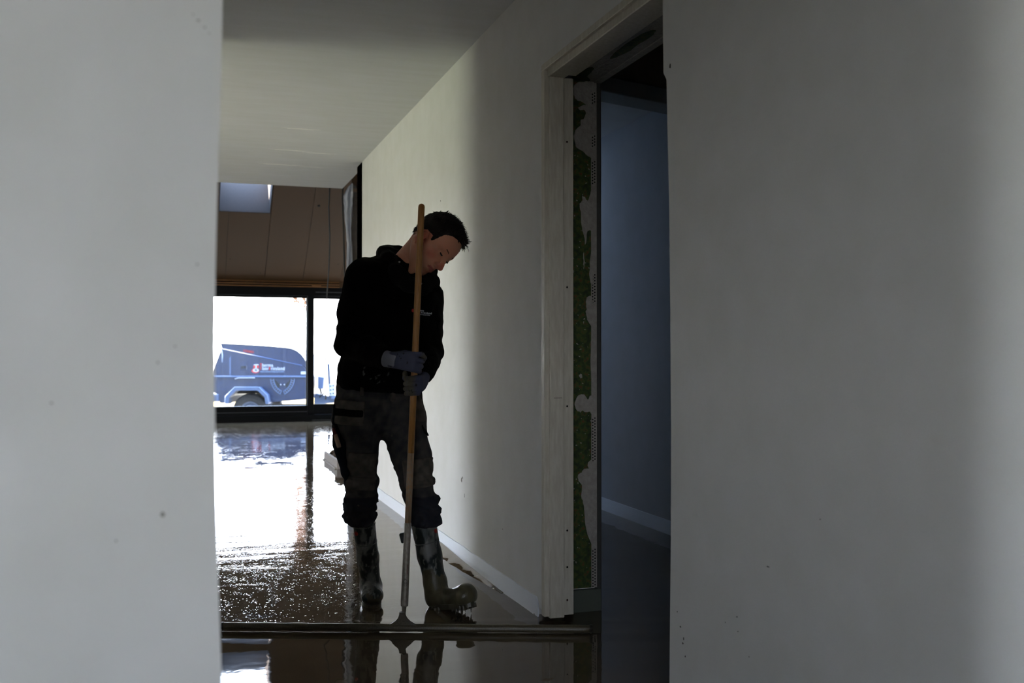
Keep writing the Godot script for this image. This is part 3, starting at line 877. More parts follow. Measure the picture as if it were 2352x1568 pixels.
func trailer() -> void:
	var o := at(600, 986, 20.0)
	var t := thing("trailer", "dark blue enclosed pump trailer with red and white lettering, parked outside the glass door", "trailer", Vector3(o.x, GROUND, o.z))
	t.rotation_degrees.y = -18.34
	var navy := bumped(textured(grain(60, 0.05, [0.0, Color(0.03, 0.085, 0.175), 0.55, Color(0.045, 0.11, 0.215), 1.0, Color(0.06, 0.135, 0.25)], 256, 4), Vector3(1.5, 0.7, 1.5), 0.35), relief(61, 0.03, 2.0), 0.1)
	var steel := paint(Color(0.20, 0.26, 0.37), 0.5)
	var pale := paint(Color(0.34, 0.41, 0.52), 0.45)
	var black := paint(Color(0.045, 0.05, 0.06), 0.7)
	var white := paint(Color(0.52, 0.55, 0.60), 0.5)
	var red := paint(Color(0.50, 0.10, 0.09), 0.5)
	obj("hood", tprism([[487, 863], [488, 853], [508, 800], [693, 839], [708, 850], [712, 863]], -1.42, 0.0), navy, t)
	obj("hood_lid", tprism([[508, 800], [505, 788], [540, 790], [600, 794], [652, 798.5], [668, 801], [680, 806], [690, 814], [698, 824], [703, 834], [708, 849], [693, 839]], -1.40, -0.02), navy, t)
	obj("crease", tline([[507, 800], [693, 839]], 0.0, 0.010), paint(Color(0.10, 0.20, 0.36), 0.5), t)
	obj("lid_edge", tline([[505, 788], [600, 794], [652, 798.5], [668, 801], [680, 806], [690, 814], [698, 824], [703, 834]], -0.02, 0.009), black, t)
	obj("corner_strip", tline([[508, 801], [511, 815], [510, 832]], 0.0, 0.012), pale, t)
	obj("corner_strip", tprism([[526, 822], [530, 817], [530, 862], [527, 862]], 0.0, 0.004), steel, t)
	obj("rail", boxed(Vector3(tp(486, 0).x, tp(0, 867).y, -1.44), Vector3(tp(716, 0).x, tp(0, 862.5).y, 0.035), 0.01), steel, t)
	obj("rail_edge", tline([[540, 870], [548, 867.5], [586, 867.5]], 0.03, 0.009), white, t)
	obj("chassis", tprism([[486, 867], [714, 867], [712, 915], [690, 918], [624, 923], [617, 911], [599, 894], [546, 894], [530, 910], [526, 925], [505, 925], [500, 905], [486, 900]], -1.40, 0.0), navy, t)
	obj("rear_bumper", boxed(Vector3(tp(478, 0).x, tp(0, 922).y, -1.4), Vector3(tp(503, 0).x, tp(0, 905).y, 0.02), 0.01), steel, t)
	obj("sill_beam", boxed(Vector3(tp(622, 0).x, tp(0, 935).y, -0.2), Vector3(tp(712, 0).x, tp(0, 928).y, -0.05), 0.01), black, t)
	obj("underbody", boxed(Vector3(tp(500, 0).x, tp(0, 905).y, -1.2), Vector3(tp(700, 0).x, tp(0, 870).y, -0.25), 0.01), black, t)
	obj("fender", tprism([[523, 926], [524, 909], [545, 888], [600, 888], [619, 906], [622, 926], [615.5, 926], [613, 911], [597, 895.5], [548, 895.5], [532, 912], [531, 926]], -0.03, 0.20), steel, t)
	obj("fender_lip", tline([[523, 924], [524, 909], [545, 888], [600, 888], [619, 906], [622, 924]], 0.20, 0.008), pale, t)
	for z in [-0.10, -1.3]:
		var c := Vector3(tp(574, 0).x, 0.365, z)
		var st := new_st(false)
		lathe(st, [[0.19, -0.10], [0.20, 0.09], [0.25, 0.105], [0.33, 0.10], [0.355, 0.07], [0.362, 0.0], [0.355, -0.07], [0.33, -0.10], [0.19, -0.10]], c, Vector3(0, 0, 1))
		obj("tyre", st, paint(Color(0.10, 0.11, 0.13), 0.85), t)
		st = new_st(false)
		lathe(st, [[0.0, 0.03], [0.06, 0.04], [0.07, 0.02], [0.15, 0.01], [0.17, 0.07], [0.195, 0.09], [0.20, -0.08], [0.0, -0.08]], c, Vector3(0, 0, 1))
		obj("wheel_rim", st, steel, t)
	obj("handle_recess", boxed(Vector3(tp(551.5, 0).x, tp(0, 849.5).y, -0.01), Vector3(tp(566.5, 0).x, tp(0, 838.5).y, 0.006), 0.003), navy, t)
	obj("handle_recess", boxed(Vector3(tp(553, 0).x, tp(0, 846).y, -0.01), Vector3(tp(565, 0).x, tp(0, 840).y, 0.008), 0.003), black, t)
	# the two slotted vents
	for s: float in [-1.0, 1.0]:
		var cx: float = 649.0 + s * -13.5
		var ring := PackedVector2Array()
		for k in 13: ring.append(Vector2(42, 0).rotated(deg_to_rad(2.0 + 62.0 * k / 12)))
		for k in 13: ring.append(Vector2(33, 0).rotated(deg_to_rad(64.0 - 62.0 * k / 12)))
		var pts := []
		for v in ring: pts.append([cx + s * v.x, 868.0 + v.y])
		obj("vent_frame", tprism(pts, 0.0, 0.02), steel, t)
		obj("vent", tprism([[649 + s * 20, 869.5], [649 + s * 5.5, 883], [649 + s * 13, 899], [649 + s * 22, 889]], 0.0, 0.006), black, t)
		for k in 8:
			var a := deg_to_rad(5.0 + 7.6 * k)
			var p := Vector2(37.5, 0).rotated(a)
			var q := tp(cx + s * p.x, 868.0 + p.y)
			obj("vent_slot", boxed(Vector3(-0.022, -0.013, 0.0), Vector3(0.022, 0.013, 0.024), 0.003, Transform3D(Basis(Vector3(0, 0, 1), -a if s > 0 else a), Vector3(q.x, q.y, 0))), black, t)
		var d := tp(649 + s * 4.3, 883)
		obj("vent_knob", tubed([Vector3(d.x, d.y, 0.0), Vector3(d.x, d.y, 0.02)], [0.012], 10), white, t)
	# front end: label plate, drawbar, jockey wheel mast, bin and perforated plate
	obj("plate", boxed(Vector3(tp(691, 0).x, tp(0, 859.5).y, 0.0), Vector3(tp(703, 0).x, tp(0, 853).y, 0.01), 0.002), white, t)
	obj("drawbar", tprism([[708, 905], [735, 912], [800, 914], [800, 924], [735, 930], [708, 932]], -0.75, -0.60), steel, t)
	obj("tool_bin", tprism([[721, 866], [735, 867], [733, 894], [721, 894]], -0.7, -0.4), steel, t)
	obj("bin_bracket", tline([[724, 894], [727, 905], [722, 915], [734, 905], [738, 912], [737, 920]], -0.5, 0.018), black, t)
	obj("jockey_mast", tprism([[740, 835.5], [746, 836], [750, 914], [745, 914]], -0.56, -0.50), paint(Color(0.16, 0.20, 0.27), 0.5), t)
	obj("crank", tline([[740, 837], [736, 833], [735.5, 826]], -0.53, 0.012), steel, t)
	obj("crank_knob", tubed([Vector3(tp(735.5, 0).x, tp(0, 826.5).y, -0.53), Vector3(tp(735.3, 0).x, tp(0, 821.5).y, -0.53)], [0.018], 8), black, t)
	obj("perforated_plate", boxed(Vector3(tp(746.5, 0).x, tp(0, 911).y, -0.50), Vector3(tp(760, 0).x, tp(0, 883).y, -0.44), 0.006), white, t)
	for k in 6:
		var q := tp(750.0 + 6.5 * (k % 2), 888.0 + 9.0 * int(k / 2.0) - (k % 2))
		obj("plate_hole", tubed([Vector3(q.x, q.y, -0.45), Vector3(q.x, q.y, -0.436)], [0.017], 8), black, t)
	obj("coupling_box", boxed(Vector3(tp(750, 0).x, tp(0, 919).y, -0.75), Vector3(tp(790, 0).x, tp(0, 910).y, -0.45), 0.01), steel, t)
	# lettering and the sign
	for w in [["T", 595.8, 842.4, 0.098, 0.9, red], ["hermo", 601.2, 842.6, 0.088, 0.80, white], ["F", 596.0, 850.0, 0.086, 0.9, red], ["loor", 601.4, 850.0, 0.086, 0.80, white], ["F", 616.8, 850.0, 0.098, 0.8, red], ["riesland", 621.6, 850.0, 0.086, 0.84, white], ["Vloerverwarming Specialist", 597.0, 854.9, 0.038, 0.97, pale]]:
		var q := tp(w[1], w[2])
		mesh_of("lettering", glyphs(w[0], w[3]), w[5], t, Vector3(q.x, q.y - 0.22 * w[3], 0.003)).scale.x = w[4]
	var sg := tp(557.0, 808.0)
	var sign := mesh_of("lettering", glyphs("FERMO", 0.064), red, t, Vector3(sg.x, sg.y - 0.014, -0.015))
	sign.rotation_degrees.z = -7.0
	for e in [["emblem_bar", 588.0, 837.4, 6.2, 1.4, white], ["emblem_lobe", 584.0, 842.0, 2.6, 3.6, red], ["emblem_lobe", 591.8, 842.0, 2.6, 3.6, red], ["emblem_stem", 587.8, 842.0, 1.3, 5.2, white], ["emblem_ring", 586.0, 851.2, 9.0, 5.6, red], ["emblem_disc", 587.4, 850.0, 6.8, 4.2, white], ["emblem_heart", 587.6, 849.6, 3.2, 2.4, steel]]:
		var poly := []
		for k in 20: poly.append([e[1] + e[3] * cos(TAU * k / 20), e[2] + e[4] * sin(TAU * k / 20)])
		var lift := 0.002 if e[0] != "emblem_disc" and e[0] != "emblem_heart" else (0.004 if e[0] == "emblem_disc" else 0.006)
		obj(e[0], tprism(poly, -0.001, lift), e[5], t)


func tree() -> void:
	var root := at(711, 800, 31.0)
	var t := thing("tree", "slender tree with sparse orange brown autumn leaves, behind the door post outside", "tree", Vector3(root.x, GROUND, root.z))
	var rng := RandomNumberGenerator.new()
	rng.seed = 12
	var bark := paint(Color(0.30, 0.22, 0.15), 0.9)
	var trunk := [Vector3.ZERO, Vector3(0.05, 1.2, 0), Vector3(0.02, 2.6, 0.03), Vector3(-0.02, 4.2, 0.0), Vector3(0.0, 6.0, 0.02), Vector3(0.03, 7.6, 0)]
	obj("trunk", tubed(trunk, [0.10, 0.09, 0.07, 0.05, 0.03, 0.01], 9), bark, t)
	var leaves := new_st()
	var lean := cam.transform.basis.x * -0.20
	for b in 46:
		var y := 2.5 + 5.0 * pow(float(b) / 46.0, 0.9)
		var a := b * 2.399
		var reach := (0.34 if y < 4.0 else 0.32) * rng.randf_range(0.7, 1.15)
		var p0 := Vector3(0, y, 0)
		var p1 := p0 + Vector3(cos(a) * reach * 0.6, reach * 0.45, sin(a) * reach * 0.6)
		var p2 := p0 + Vector3(cos(a + 0.2) * reach, reach * 0.7, sin(a + 0.2) * reach)
		obj("branch", tubed([p0, p1, p2], [0.018, 0.010, 0.004], 5), bark, t)
		for k in (7 if y < 2.9 else 260):
			var c := p1.lerp(p2, rng.randf_range(-0.6, 1.1)) + lean + Vector3(rng.randf_range(-0.10, 0.10), rng.randf_range(-0.18, 0.16), rng.randf_range(-0.10, 0.10))
			var u := Vector3(rng.randf_range(-1, 1), rng.randf_range(-1, 1), rng.randf_range(-1, 1)).normalized()
			var v := u.cross(Vector3(rng.randf_range(-1, 1), rng.randf_range(-1, 1), 0.3)).normalized()
			var s := rng.randf_range(0.028, 0.05)
			var tip := c + u * s * 2.0
			for q in [[c, c + u * s + v * s * 0.6, tip], [c, tip, c + u * s - v * s * 0.6]]:
				for w in q: leaves.add_vertex(w)
	var lm := paint(Color(0.42, 0.27, 0.13), 0.7)
	lm.backlight_enabled = true
	lm.backlight = Color(0.20, 0.12, 0.045)
	lm.cull_mode = BaseMaterial3D.CULL_DISABLED
	obj("foliage", leaves, lm, t).set_meta("kind", "stuff")


func on_floor(px: float, py: float, h := 0.0) -> Vector3:     # the point at height h that is seen at a pixel
	var d := at(px, py, 1.0) - cam.position
	return cam.position + d * ((h - cam.position.y) / d.y)


func view_depth(p: Vector3) -> float:
	return -(cam.transform.affine_inverse() * p).z


func pole(py: float) -> Vector3:            # axis of the levelling bar's handle at a height in the frame
	var t := (py - 470.0) / (1392.0 - 470.0)
	return at(lerpf(968.3, 928.6, t), py, lerpf(4.03, 3.955, t))


func squeegee() -> void:
	var a := on_floor(511, 1438, 0.018)
	var b := on_floor(1358, 1444, 0.018)
	var mid := a.lerp(b, 0.49)
	var t := thing("levelling_bar", "screed levelling bar held upright by the man, wooden handle above a muddy crossbar", "tool", Vector3(mid.x, 0, mid.z))
	var wood := paint(Color(0.52, 0.33, 0.17), 0.45)
	wood = bumped(textured(grain(70, 0.03, [0.0, Color(0.50, 0.32, 0.15), 0.4, Color(0.63, 0.43, 0.22), 0.7, Color(0.70, 0.50, 0.27), 1.0, Color(0.56, 0.38, 0.21)], 512, 4), Vector3(22, 0.9, 22), 0.42), relief(71, 0.05, 2.0), 0.15)
	var grimy := textured(grain(72, 0.03, [0.0, Color(0.58, 0.43, 0.28), 0.35, Color(0.70, 0.53, 0.36), 0.55, Color(0.62, 0.54, 0.45), 0.75, Color(0.65, 0.60, 0.53), 1.0, Color(0.56, 0.44, 0.31)], 512, 4), Vector3(18, 2.2, 18), 0.55)
	var galv := bumped(textured(grain(73, 0.06, [0.0, Color(0.52, 0.49, 0.45), 0.5, Color(0.62, 0.59, 0.55), 1.0, Color(0.72, 0.70, 0.67)], 256, 4), Vector3(7, 3, 7), 0.42), relief(74, 0.06, 3.0), 0.2)
	galv.metallic = 0.35
	var muddy := bumped(textured(grain(75, 0.08, [0.0, Color(0.25, 0.23, 0.17), 0.5, Color(0.33, 0.30, 0.23), 1.0, Color(0.42, 0.39, 0.31)], 256, 4), Vector3(7, 7, 7), 0.28), relief(76, 0.2, 5.0), 0.4)
	var r := 0.0135
	var o := -t.position
	var top := []
	var rad := []
	for k in [[467.6, 0.05], [467.9, 0.32], [468.6, 0.52], [470.1, 0.76], [472.0, 0.91], [475.2, 1.0], [560.0, 1.0], [700.0, 0.985], [900.0, 1.0], [1040.0, 0.99]]:
		top.append(pole(k[0]) + o)
		rad.append(r * k[1])
	obj("handle", tubed(top, rad, 20), wood, t)
	obj("handle_grimy_end", tubed([pole(1040) + o, pole(1120) + o, pole(1202) + o], [r * 0.99, r * 0.97, r * 0.93], 20), grimy, t).set_meta("label", "cement-stained lower part of the wooden handle")
	obj("socket", tubed([pole(1200) + o, pole(1201) + o, pole(1290) + o, pole(1384) + o, pole(1387) + o, pole(1391) + o], [r * 0.95, r * 1.02, r * 1.05, r * 1.13, r * 1.13, r * 1.08], 24), galv, t)
	var foot := a.lerp(b, 0.49) + o
	var low := pole(1391) + o
	obj("neck", tubed([low + (low - foot) * 0.02, low.lerp(foot, 0.35), low.lerp(foot, 0.75)], [0.0095, 0.0085, 0.011], 14), galv, t)
	# embossed oval with two strokes, and flecks of red print, on the socket
	var face := (cam.position - pole(1330)).normalized()
	face = (face - Vector3(0, face.y, 0)).normalized()
	var side := Vector3.UP.cross(face).normalized()
	var oval := []
	for k in 19:
		var u := TAU * k / 18.0
		var dx := 0.0075 * cos(u)
		oval.append(pole(1336) + o + side * dx + Vector3(0, 0.0135 * sin(u), 0) + face * (sqrt(0.0151 * 0.0151 - dx * dx) - 0.0002))
	obj("embossed_oval", tubed(oval, [0.0009], 5, false), paint(Color(0.2, 0.19, 0.17), 0.6), t)
	for dx: float in [-0.003, 0.001, 0.0045]:
		var c := pole(1337) + o + side * dx + face * (sqrt(0.0151 * 0.0151 - dx * dx) - 0.0002)
		obj("embossed_stroke", tubed([c + Vector3(0, -0.005, 0), c + Vector3(0, 0.005, 0)], [0.0008], 5), paint(Color(0.2, 0.19, 0.17), 0.6), t)
	var rng := RandomNumberGenerator.new()
	rng.seed = 4
	for k in 7:
		var c := pole(1296.0 + 3.0 * k) + o + side * 0.0055 + face * 0.0132
		obj("red_print", boxed(c - Vector3(0.001, 0.0015, 0.001), c + Vector3(0.0012, 0.0016, 0.001), 0.0004), paint(Color(0.50, 0.12, 0.10), 0.6), t)
	# crossbar
	var dir := (b - a).normalized()
	var bar := []
	var brad := []
	for k in 41:
		bar.append(a.lerp(b, k / 40.0) + o)
		brad.append(0.0155 + 0.0006 * sin(k * 1.7) + 0.0004 * sin(k * 4.1))
	obj("crossbar", tubed(bar, brad, 16), muddy, t)
	obj("end_cap", tubed([a + o - dir * 0.004, a + o + dir * 0.006], [0.0172], 14), paint(Color(0.13, 0.125, 0.11), 0.4), t)
	obj("end_cap", tubed([b + o - dir * 0.006, b + o + dir * 0.004], [0.0172], 14), paint(Color(0.13, 0.125, 0.11), 0.4), t)
	# the flared bracket between neck and crossbar
	var up := Vector3.UP
	var st := new_st()
	var outline := PackedVector2Array()
	var left := []
	for k in 9:
		var u := k / 8.0
		left.append(Vector2(-0.0105 - 0.062 * pow(u, 2.6) - 0.004 * u, lerpf(low.y - 0.016, 0.020, u)))
	for p in left: outline.append(p)
	outline.append(Vector2(-0.10, 0.012))
	outline.append(Vector2(0.10, 0.012))
	for k in 9:
		var p: Vector2 = left[8 - k]
		outline.append(Vector2(-p.x, p.y))
	prism(st, outline, -0.009, 0.009, Transform3D(Basis(dir, up, dir.cross(up)), Vector3(foot.x, 0, foot.z)))
	obj("bracket", st, muddy, t)


func small_things() -> void:
	# two cables hanging at the end of the white ceiling
	var grey := paint(Color(0.20, 0.21, 0.22), 0.5)
	var c1 := []
	for p in [[757.5, 431], [756.5, 450], [755, 475], [756, 505], [757.5, 540], [757, 575], [755.5, 610], [754, 640], [751.5, 668], [750.2, 690], [750, 715], [751.5, 738], [753.5, 755], [754, 768], [756, 778], [760, 787], [765.5, 793], [770, 795], [776, 793]]:
		c1.append(at(p[0], p[1], 9.62))
	var r1 := []
	for k in c1.size(): r1.append(0.0065 if k < 9 else 0.004)
	tag(obj("cable", tubed(c1, r1, 7), grey), "thin grey cable hanging in front of the glass door, its lower end curling up", "cable")
	var c2 := [at(788, 425, 10.2) + Vector3(0, 3.25, 0)]
	for p in [[788, 425], [787, 450], [788, 490], [789.5, 530], [790, 570], [791, 610], [793, 645], [797, 680]]:
		c2.append(at(p[0], p[1], 10.2))
	tag(obj("cable", tubed(c2, [0.0085], 7), paint(Color(0.04, 0.04, 0.04), 0.5)), "black cable hanging straight down beside the clear plastic sheet", "cable")
	# plastic sheet hung on a bare timber post
	var base := at(814, 800, 12.4)
	var post := thing("timber_post", "bare brown timber post behind the far end of the corridor wall", "post", Vector3(base.x, 0, base.z))
	obj("post", boxed(Vector3(-0.045, 0, -0.04), Vector3(0.13, 5.0, 0.04), 0.004), M.timber, post)
	obj("nailer", boxed(Vector3(-0.03, 3.10, 0.04), Vector3(0.13, 3.14, 0.06), 0.003), M.batten, post)
	obj("nailer", boxed(Vector3(-0.05, 1.3, 0.04), Vector3(0.13, 1.34, 0.06), 0.003), M.batten, post)
	var lefts := [[800.5, 428], [786.5, 454], [790, 470], [791, 498], [795, 533], [797, 565], [796, 597], [795.5, 639], [796, 700], [797, 800], [799, 900]]
	var rights := [[810, 420], [810.5, 443], [809, 470], [808, 502], [806, 525], [807, 549], [809, 575], [810, 605], [811, 640], [812, 700], [812, 800], [813, 900]]
	var film := paint(Color(0.86, 0.87, 0.90), 0.25)
	film.backlight_enabled = true
	film.backlight = Color(0.55, 0.56, 0.58)
	film.cull_mode = BaseMaterial3D.CULL_DISABLED
	var st := new_st(false)
	var rows := []
	var fold := noise_of(91, 1.0, 3)
	for i in 45:
		var u := i / 44.0
		var l := along(lefts, u)
		var r := along(rights, u)
		var row := []
		for k in 13:
			var w := k / 12.0
			var d := 12.27 + 0.05 * sin(w * 11.0 + u * 2.0 + 1.5 * fold.get_noise_2d(u * 6.0, w * 2.0)) + 0.06 * fold.get_noise_2d(u * 9.0, w * 5.0) + 0.02 * fold.get_noise_2d(u * 40.0, w * 16.0)
			row.append(at(lerpf(l.x, r.x, w) + 0.8 * fold.get_noise_2d(u * 60.0, w), lerpf(l.y, r.y, w), d))
		rows.append(row)
	for i in 44:
		for k in 12:
			for v in [rows[i][k], rows[i][k + 1], rows[i + 1][k + 1], rows[i][k], rows[i + 1][k + 1], rows[i + 1][k]]:
				st.add_vertex(v)
	var hung := thing("plastic_sheet", "crumpled translucent white plastic sheet hanging from the timber post", "plastic sheet")
	obj("folded_part", st, film, hung)
	var clear := paint(Color(0.72, 0.70, 0.68, 0.30), 0.35)
	clear.transparency = BaseMaterial3D.TRANSPARENCY_ALPHA
	clear.cull_mode = BaseMaterial3D.CULL_DISABLED
	st = new_st(false)
	rows = []
	for i in 45:
		var u := i / 44.0
		var l := along(rights, u)
		var row := []
		for k in 9:
			var w := k / 8.0
			var d := 12.29 + 0.03 * sin(w * 9.0 + u * 7.0 + 3.0 * fold.get_noise_2d(u * 12.0, w * 3.0)) + 0.03 * fold.get_noise_2d(u * 25.0, w * 8.0 + 40.0)
			row.append(at(lerpf(l.x - 1.5, 823.0, w), l.y + 14.0 * w, d))
		rows.append(row)
	for i in 44:
		for k in 8:
			for v in [rows[i][k], rows[i][k + 1], rows[i + 1][k + 1], rows[i][k], rows[i + 1][k + 1], rows[i + 1][k]]:
				st.add_vertex(v)
	obj("clear_part", st, clear, hung)
	# shuttering round a pit in the floor, heaped with rubble, behind the man's leg
	var k0 := on_floor(777, 1077, 0.0)
	var f := thing("shuttering", "low pale board shuttering holding lumps of rubble, behind the man's right leg", "formwork", Vector3(k0.x, 0, k0.z))
	var board := textured(grain(92, 0.05, [0.0, Color(0.56, 0.53, 0.51), 1.0, Color(0.72, 0.69, 0.67)]), Vector3(2, 6, 2), 0.7)
	obj("long_board", boxed(Vector3(-0.012, -0.02, -0.92), Vector3(0.012, 0.085, 0.0), 0.002), board, f)
	obj("end_board", boxed(Vector3(0.012, -0.02, -0.024), Vector3(0.62, 0.085, 0.0), 0.002), board, f)
	obj("foot_batten", boxed(Vector3(-0.03, -0.02, -0.90), Vector3(-0.012, 0.012, -0.02), 0.002), board, f)
	var stone := textured(grain(93, 0.06, [0.0, Color(0.24, 0.20, 0.16), 0.5, Color(0.36, 0.31, 0.26), 1.0, Color(0.47, 0.42, 0.36)], 256, 4), Vector3(4, 4, 4), 0.9)
	var wet_stone: StandardMaterial3D = stone.duplicate()
	wet_stone.albedo_color = Color(0.8, 0.78, 0.75)
	var says := ["brown lump of rubble nearest the end of the shuttering's long board", "rounded brown lump of rubble leaning on the long board", "small lump of rubble on the edge of the board", "largest brown lump of rubble, top of the heap", "flat lump of rubble in the middle of the heap", "pinkish lump of rubble half hidden by the tool pocket", "lump of rubble at the foot of the heap, against the end board", "dark lump of rubble at the back of the heap"]
	var spots := [[0.085, 0.05, -0.76, 0.066], [0.09, 0.05, -0.54, 0.072], [0.085, 0.05, -0.32, 0.058], [0.10, 0.165, -0.48, 0.068], [0.23, 0.07, -0.66, 0.080], [0.21, 0.12, -0.33, 0.060], [0.12, 0.05, -0.13, 0.060], [0.27, 0.06, -0.46, 0.075]]
	for i in 8:
		var s: Array = spots[i]
		tag(obj("rubble_lump", lump(s[3], 100 + i), stone if i % 3 else wet_stone, null, k0 + Vector3(s[0], s[1], s[2])), says[i], "rubble", "rubble lumps in the shuttering")


func along(pts: Array, u: float) -> Vector2:
	var f := u * (pts.size() - 1)
	var i := mini(int(f), pts.size() - 2)
	return Vector2(pts[i][0], pts[i][1]).lerp(Vector2(pts[i + 1][0], pts[i + 1][1]), f - i)


func lump(r: float, sd: int) -> SurfaceTool:
	var st := new_st()
	var n := noise_of(sd, 1.3, 2)
	var p := func(i: int, j: int) -> Vector3:
		var a := TAU * (i % 10) / 10.0
		var b := PI * j / 7.0
		var v := Vector3(sin(b) * cos(a), cos(b), sin(b) * sin(a))
		return v * Vector3(1.15, 0.85, 1.0) * r * (1.0 + 0.45 * n.get_noise_3dv(v))
	for i in 10:
		for j in 7:
			quad(st, p.call(i, j), p.call(i + 1, j), p.call(i + 1, j + 1), p.call(i, j + 1), Vector3.ZERO)
	return st


# --- rounded bodies: tapered capsules and ellipsoids joined by a smooth minimum, meshed as surface nets ----------
class Prim:
	var kind := 0             # 0 capsule, 1 ellipsoid, 2 carved capsule
	var a: Vector3
	var ab: Vector3
	var l2 := 1.0
	var ra := 0.0
	var rb := 0.0
	var k := 0.02
	var c: Vector3
	var br := 0.0
	var inv: Basis
	var r: Vector3


func cap(a: Vector3, b: Vector3, ra: float, rb: float, k := 0.02, carve := false) -> Prim:
	var q := Prim.new()
	q.kind = 2 if carve else 0
	q.a = a
	q.ab = b - a
	q.l2 = maxf(q.ab.length_squared(), 1e-9)
	q.ra = ra
	q.rb = rb
	q.k = k
	q.c = (a + b) * 0.5
	q.br = q.ab.length() * 0.5 + maxf(ra, rb)
	return q


func ell(c: Vector3, r: Vector3, k := 0.02, turn := Basis.IDENTITY) -> Prim:
	var q := Prim.new()
	q.kind = 1
	q.a = c
	q.c = c
	q.r = r
	q.k = k
	q.inv = turn.inverse()
	q.br = maxf(r.x, maxf(r.y, r.z))
	return q


func field(p: Vector3, prims: Array[Prim]) -> float:
	var d := 1e3
	for q in prims:
		var lb := p.distance_to(q.c) - q.br
		if q.kind == 2:
			if lb > q.k + 0.01: continue
			var t2 := clampf((p - q.a).dot(q.ab) / q.l2, 0.0, 1.0)
			var e := q.ra + (q.rb - q.ra) * t2 - p.distance_to(q.a + q.ab * t2)
			var h2 := maxf(q.k - absf(d - e), 0.0) / q.k
			d = maxf(d, e) + h2 * h2 * q.k * 0.25
			continue
		if lb > d + q.k: continue
		var dd := 0.0
		if q.kind == 0:
			var t := clampf((p - q.a).dot(q.ab) / q.l2, 0.0, 1.0)
			dd = p.distance_to(q.a + q.ab * t) - (q.ra + (q.rb - q.ra) * t)
		else:
			var pl := q.inv * (p - q.a)
			var k0 := (pl / q.r).length()
			var k1 := (pl / (q.r * q.r)).length()
			dd = k0 * (k0 - 1.0) / maxf(k1, 1e-6)
		var h := maxf(q.k - absf(d - dd), 0.0) / q.k
		d = minf(d, dd) - h * h * q.k * 0.25
	return d


func nets(lo: Vector3, hi: Vector3, cell: float, f: Callable, color = null) -> Array:     # surface nets of the zero level of f; returns mesh arrays
	var n := Vector3i(((hi - lo) / cell).ceil())
	n = Vector3i((n.x + 3) / 4 * 4, (n.y + 3) / 4 * 4, (n.z + 3) / 4 * 4)
	var sx := n.x + 1
	var sxy := sx * (n.y + 1)
	var val := PackedFloat32Array()
	val.resize(sxy * (n.z + 1))
	val.fill(1e9)
	var ids := PackedInt32Array()
	ids.resize(sxy * (n.z + 1))
	ids.fill(-1)
	var verts := PackedVector3Array()
	var cells := PackedInt32Array()
	var reach := cell * 4.0 * 0.87 * 1.15 + cell
	for bz in range(0, n.z, 4):
		for by in range(0, n.y, 4):
			for bx in range(0, n.x, 4):
				var mid := lo + Vector3(bx + 2, by + 2, bz + 2) * cell
				if absf(f.call(mid)) > reach: continue
				for z in range(bz, bz + 5):
					for y in range(by, by + 5):
						var i := bx + y * sx + z * sxy
						for x in range(bx, bx + 5):
							if val[i] > 1e8: val[i] = f.call(lo + Vector3(x, y, z) * cell)
							i += 1
				for z in range(bz, bz + 4):
					for y in range(by, by + 4):
						for x in range(bx, bx + 4):
							var i := x + y * sx + z * sxy
							var v := [val[i], val[i + 1], val[i + sx], val[i + sx + 1], val[i + sxy], val[i + sxy + 1], val[i + sxy + sx], val[i + sxy + sx + 1]]
							var inside := 0
							for q in v:
								if q < 0.0: inside += 1
							if inside == 0 or inside == 8: continue
							var s := Vector3.ZERO
							var m := 0
							for axis in 3:
								for e in 4:
									var c0: int = [[0, 2, 4, 6], [0, 1, 4, 5], [0, 1, 2, 3]][axis][e]
									var c1 := c0 + (1 << axis)
									if (v[c0] < 0.0) != (v[c1] < 0.0):
										var p := Vector3(c0 & 1, (c0 >> 1) & 1, c0 >> 2)
										p[axis] += v[c0] / (v[c0] - v[c1])
										s += p
										m += 1
							ids[i] = verts.size()
							cells.append(i)
							verts.append(lo + (Vector3(x, y, z) + s / m) * cell)
	var index := PackedInt32Array()
	for i in cells:
		for axis in 3:
			var step: int = [1, sx, sxy][axis]
			var u: int = [sx, sxy, 1][axis]
			var w: int = [sxy, 1, sx][axis]
			if i < u + w: continue
			var a := val[i]
			var b := val[i + step]
			if a > 1e8 or b > 1e8 or (a < 0.0) == (b < 0.0): continue
			var q0 := ids[i]
			var q1 := ids[i - u]
			var q2 := ids[i - u - w]
			var q3 := ids[i - w]
			if q1 < 0 or q2 < 0 or q3 < 0: continue
			index.append_array([q0, q2, q1, q0, q3, q2] if a < 0.0 else [q0, q1, q2, q0, q2, q3])
	var nor := PackedVector3Array()
	nor.resize(verts.size())
	for k in range(0, index.size(), 3):
		var fn := (verts[index[k + 2]] - verts[index[k]]).cross(verts[index[k + 1]] - verts[index[k]])
		for j in 3: nor[index[k + j]] += fn
	for k in nor.size(): nor[k] = nor[k].normalized()
	var arrays := []
	arrays.resize(Mesh.ARRAY_MAX)
	arrays[Mesh.ARRAY_VERTEX] = verts
	arrays[Mesh.ARRAY_NORMAL] = nor
	arrays[Mesh.ARRAY_INDEX] = index
	if color != null:
		var cs := PackedColorArray()
		var paint_at: Callable = color
		for k in verts.size(): cs.append(paint_at.call(verts[k], nor[k]))
		arrays[Mesh.ARRAY_COLOR] = cs
	return arrays


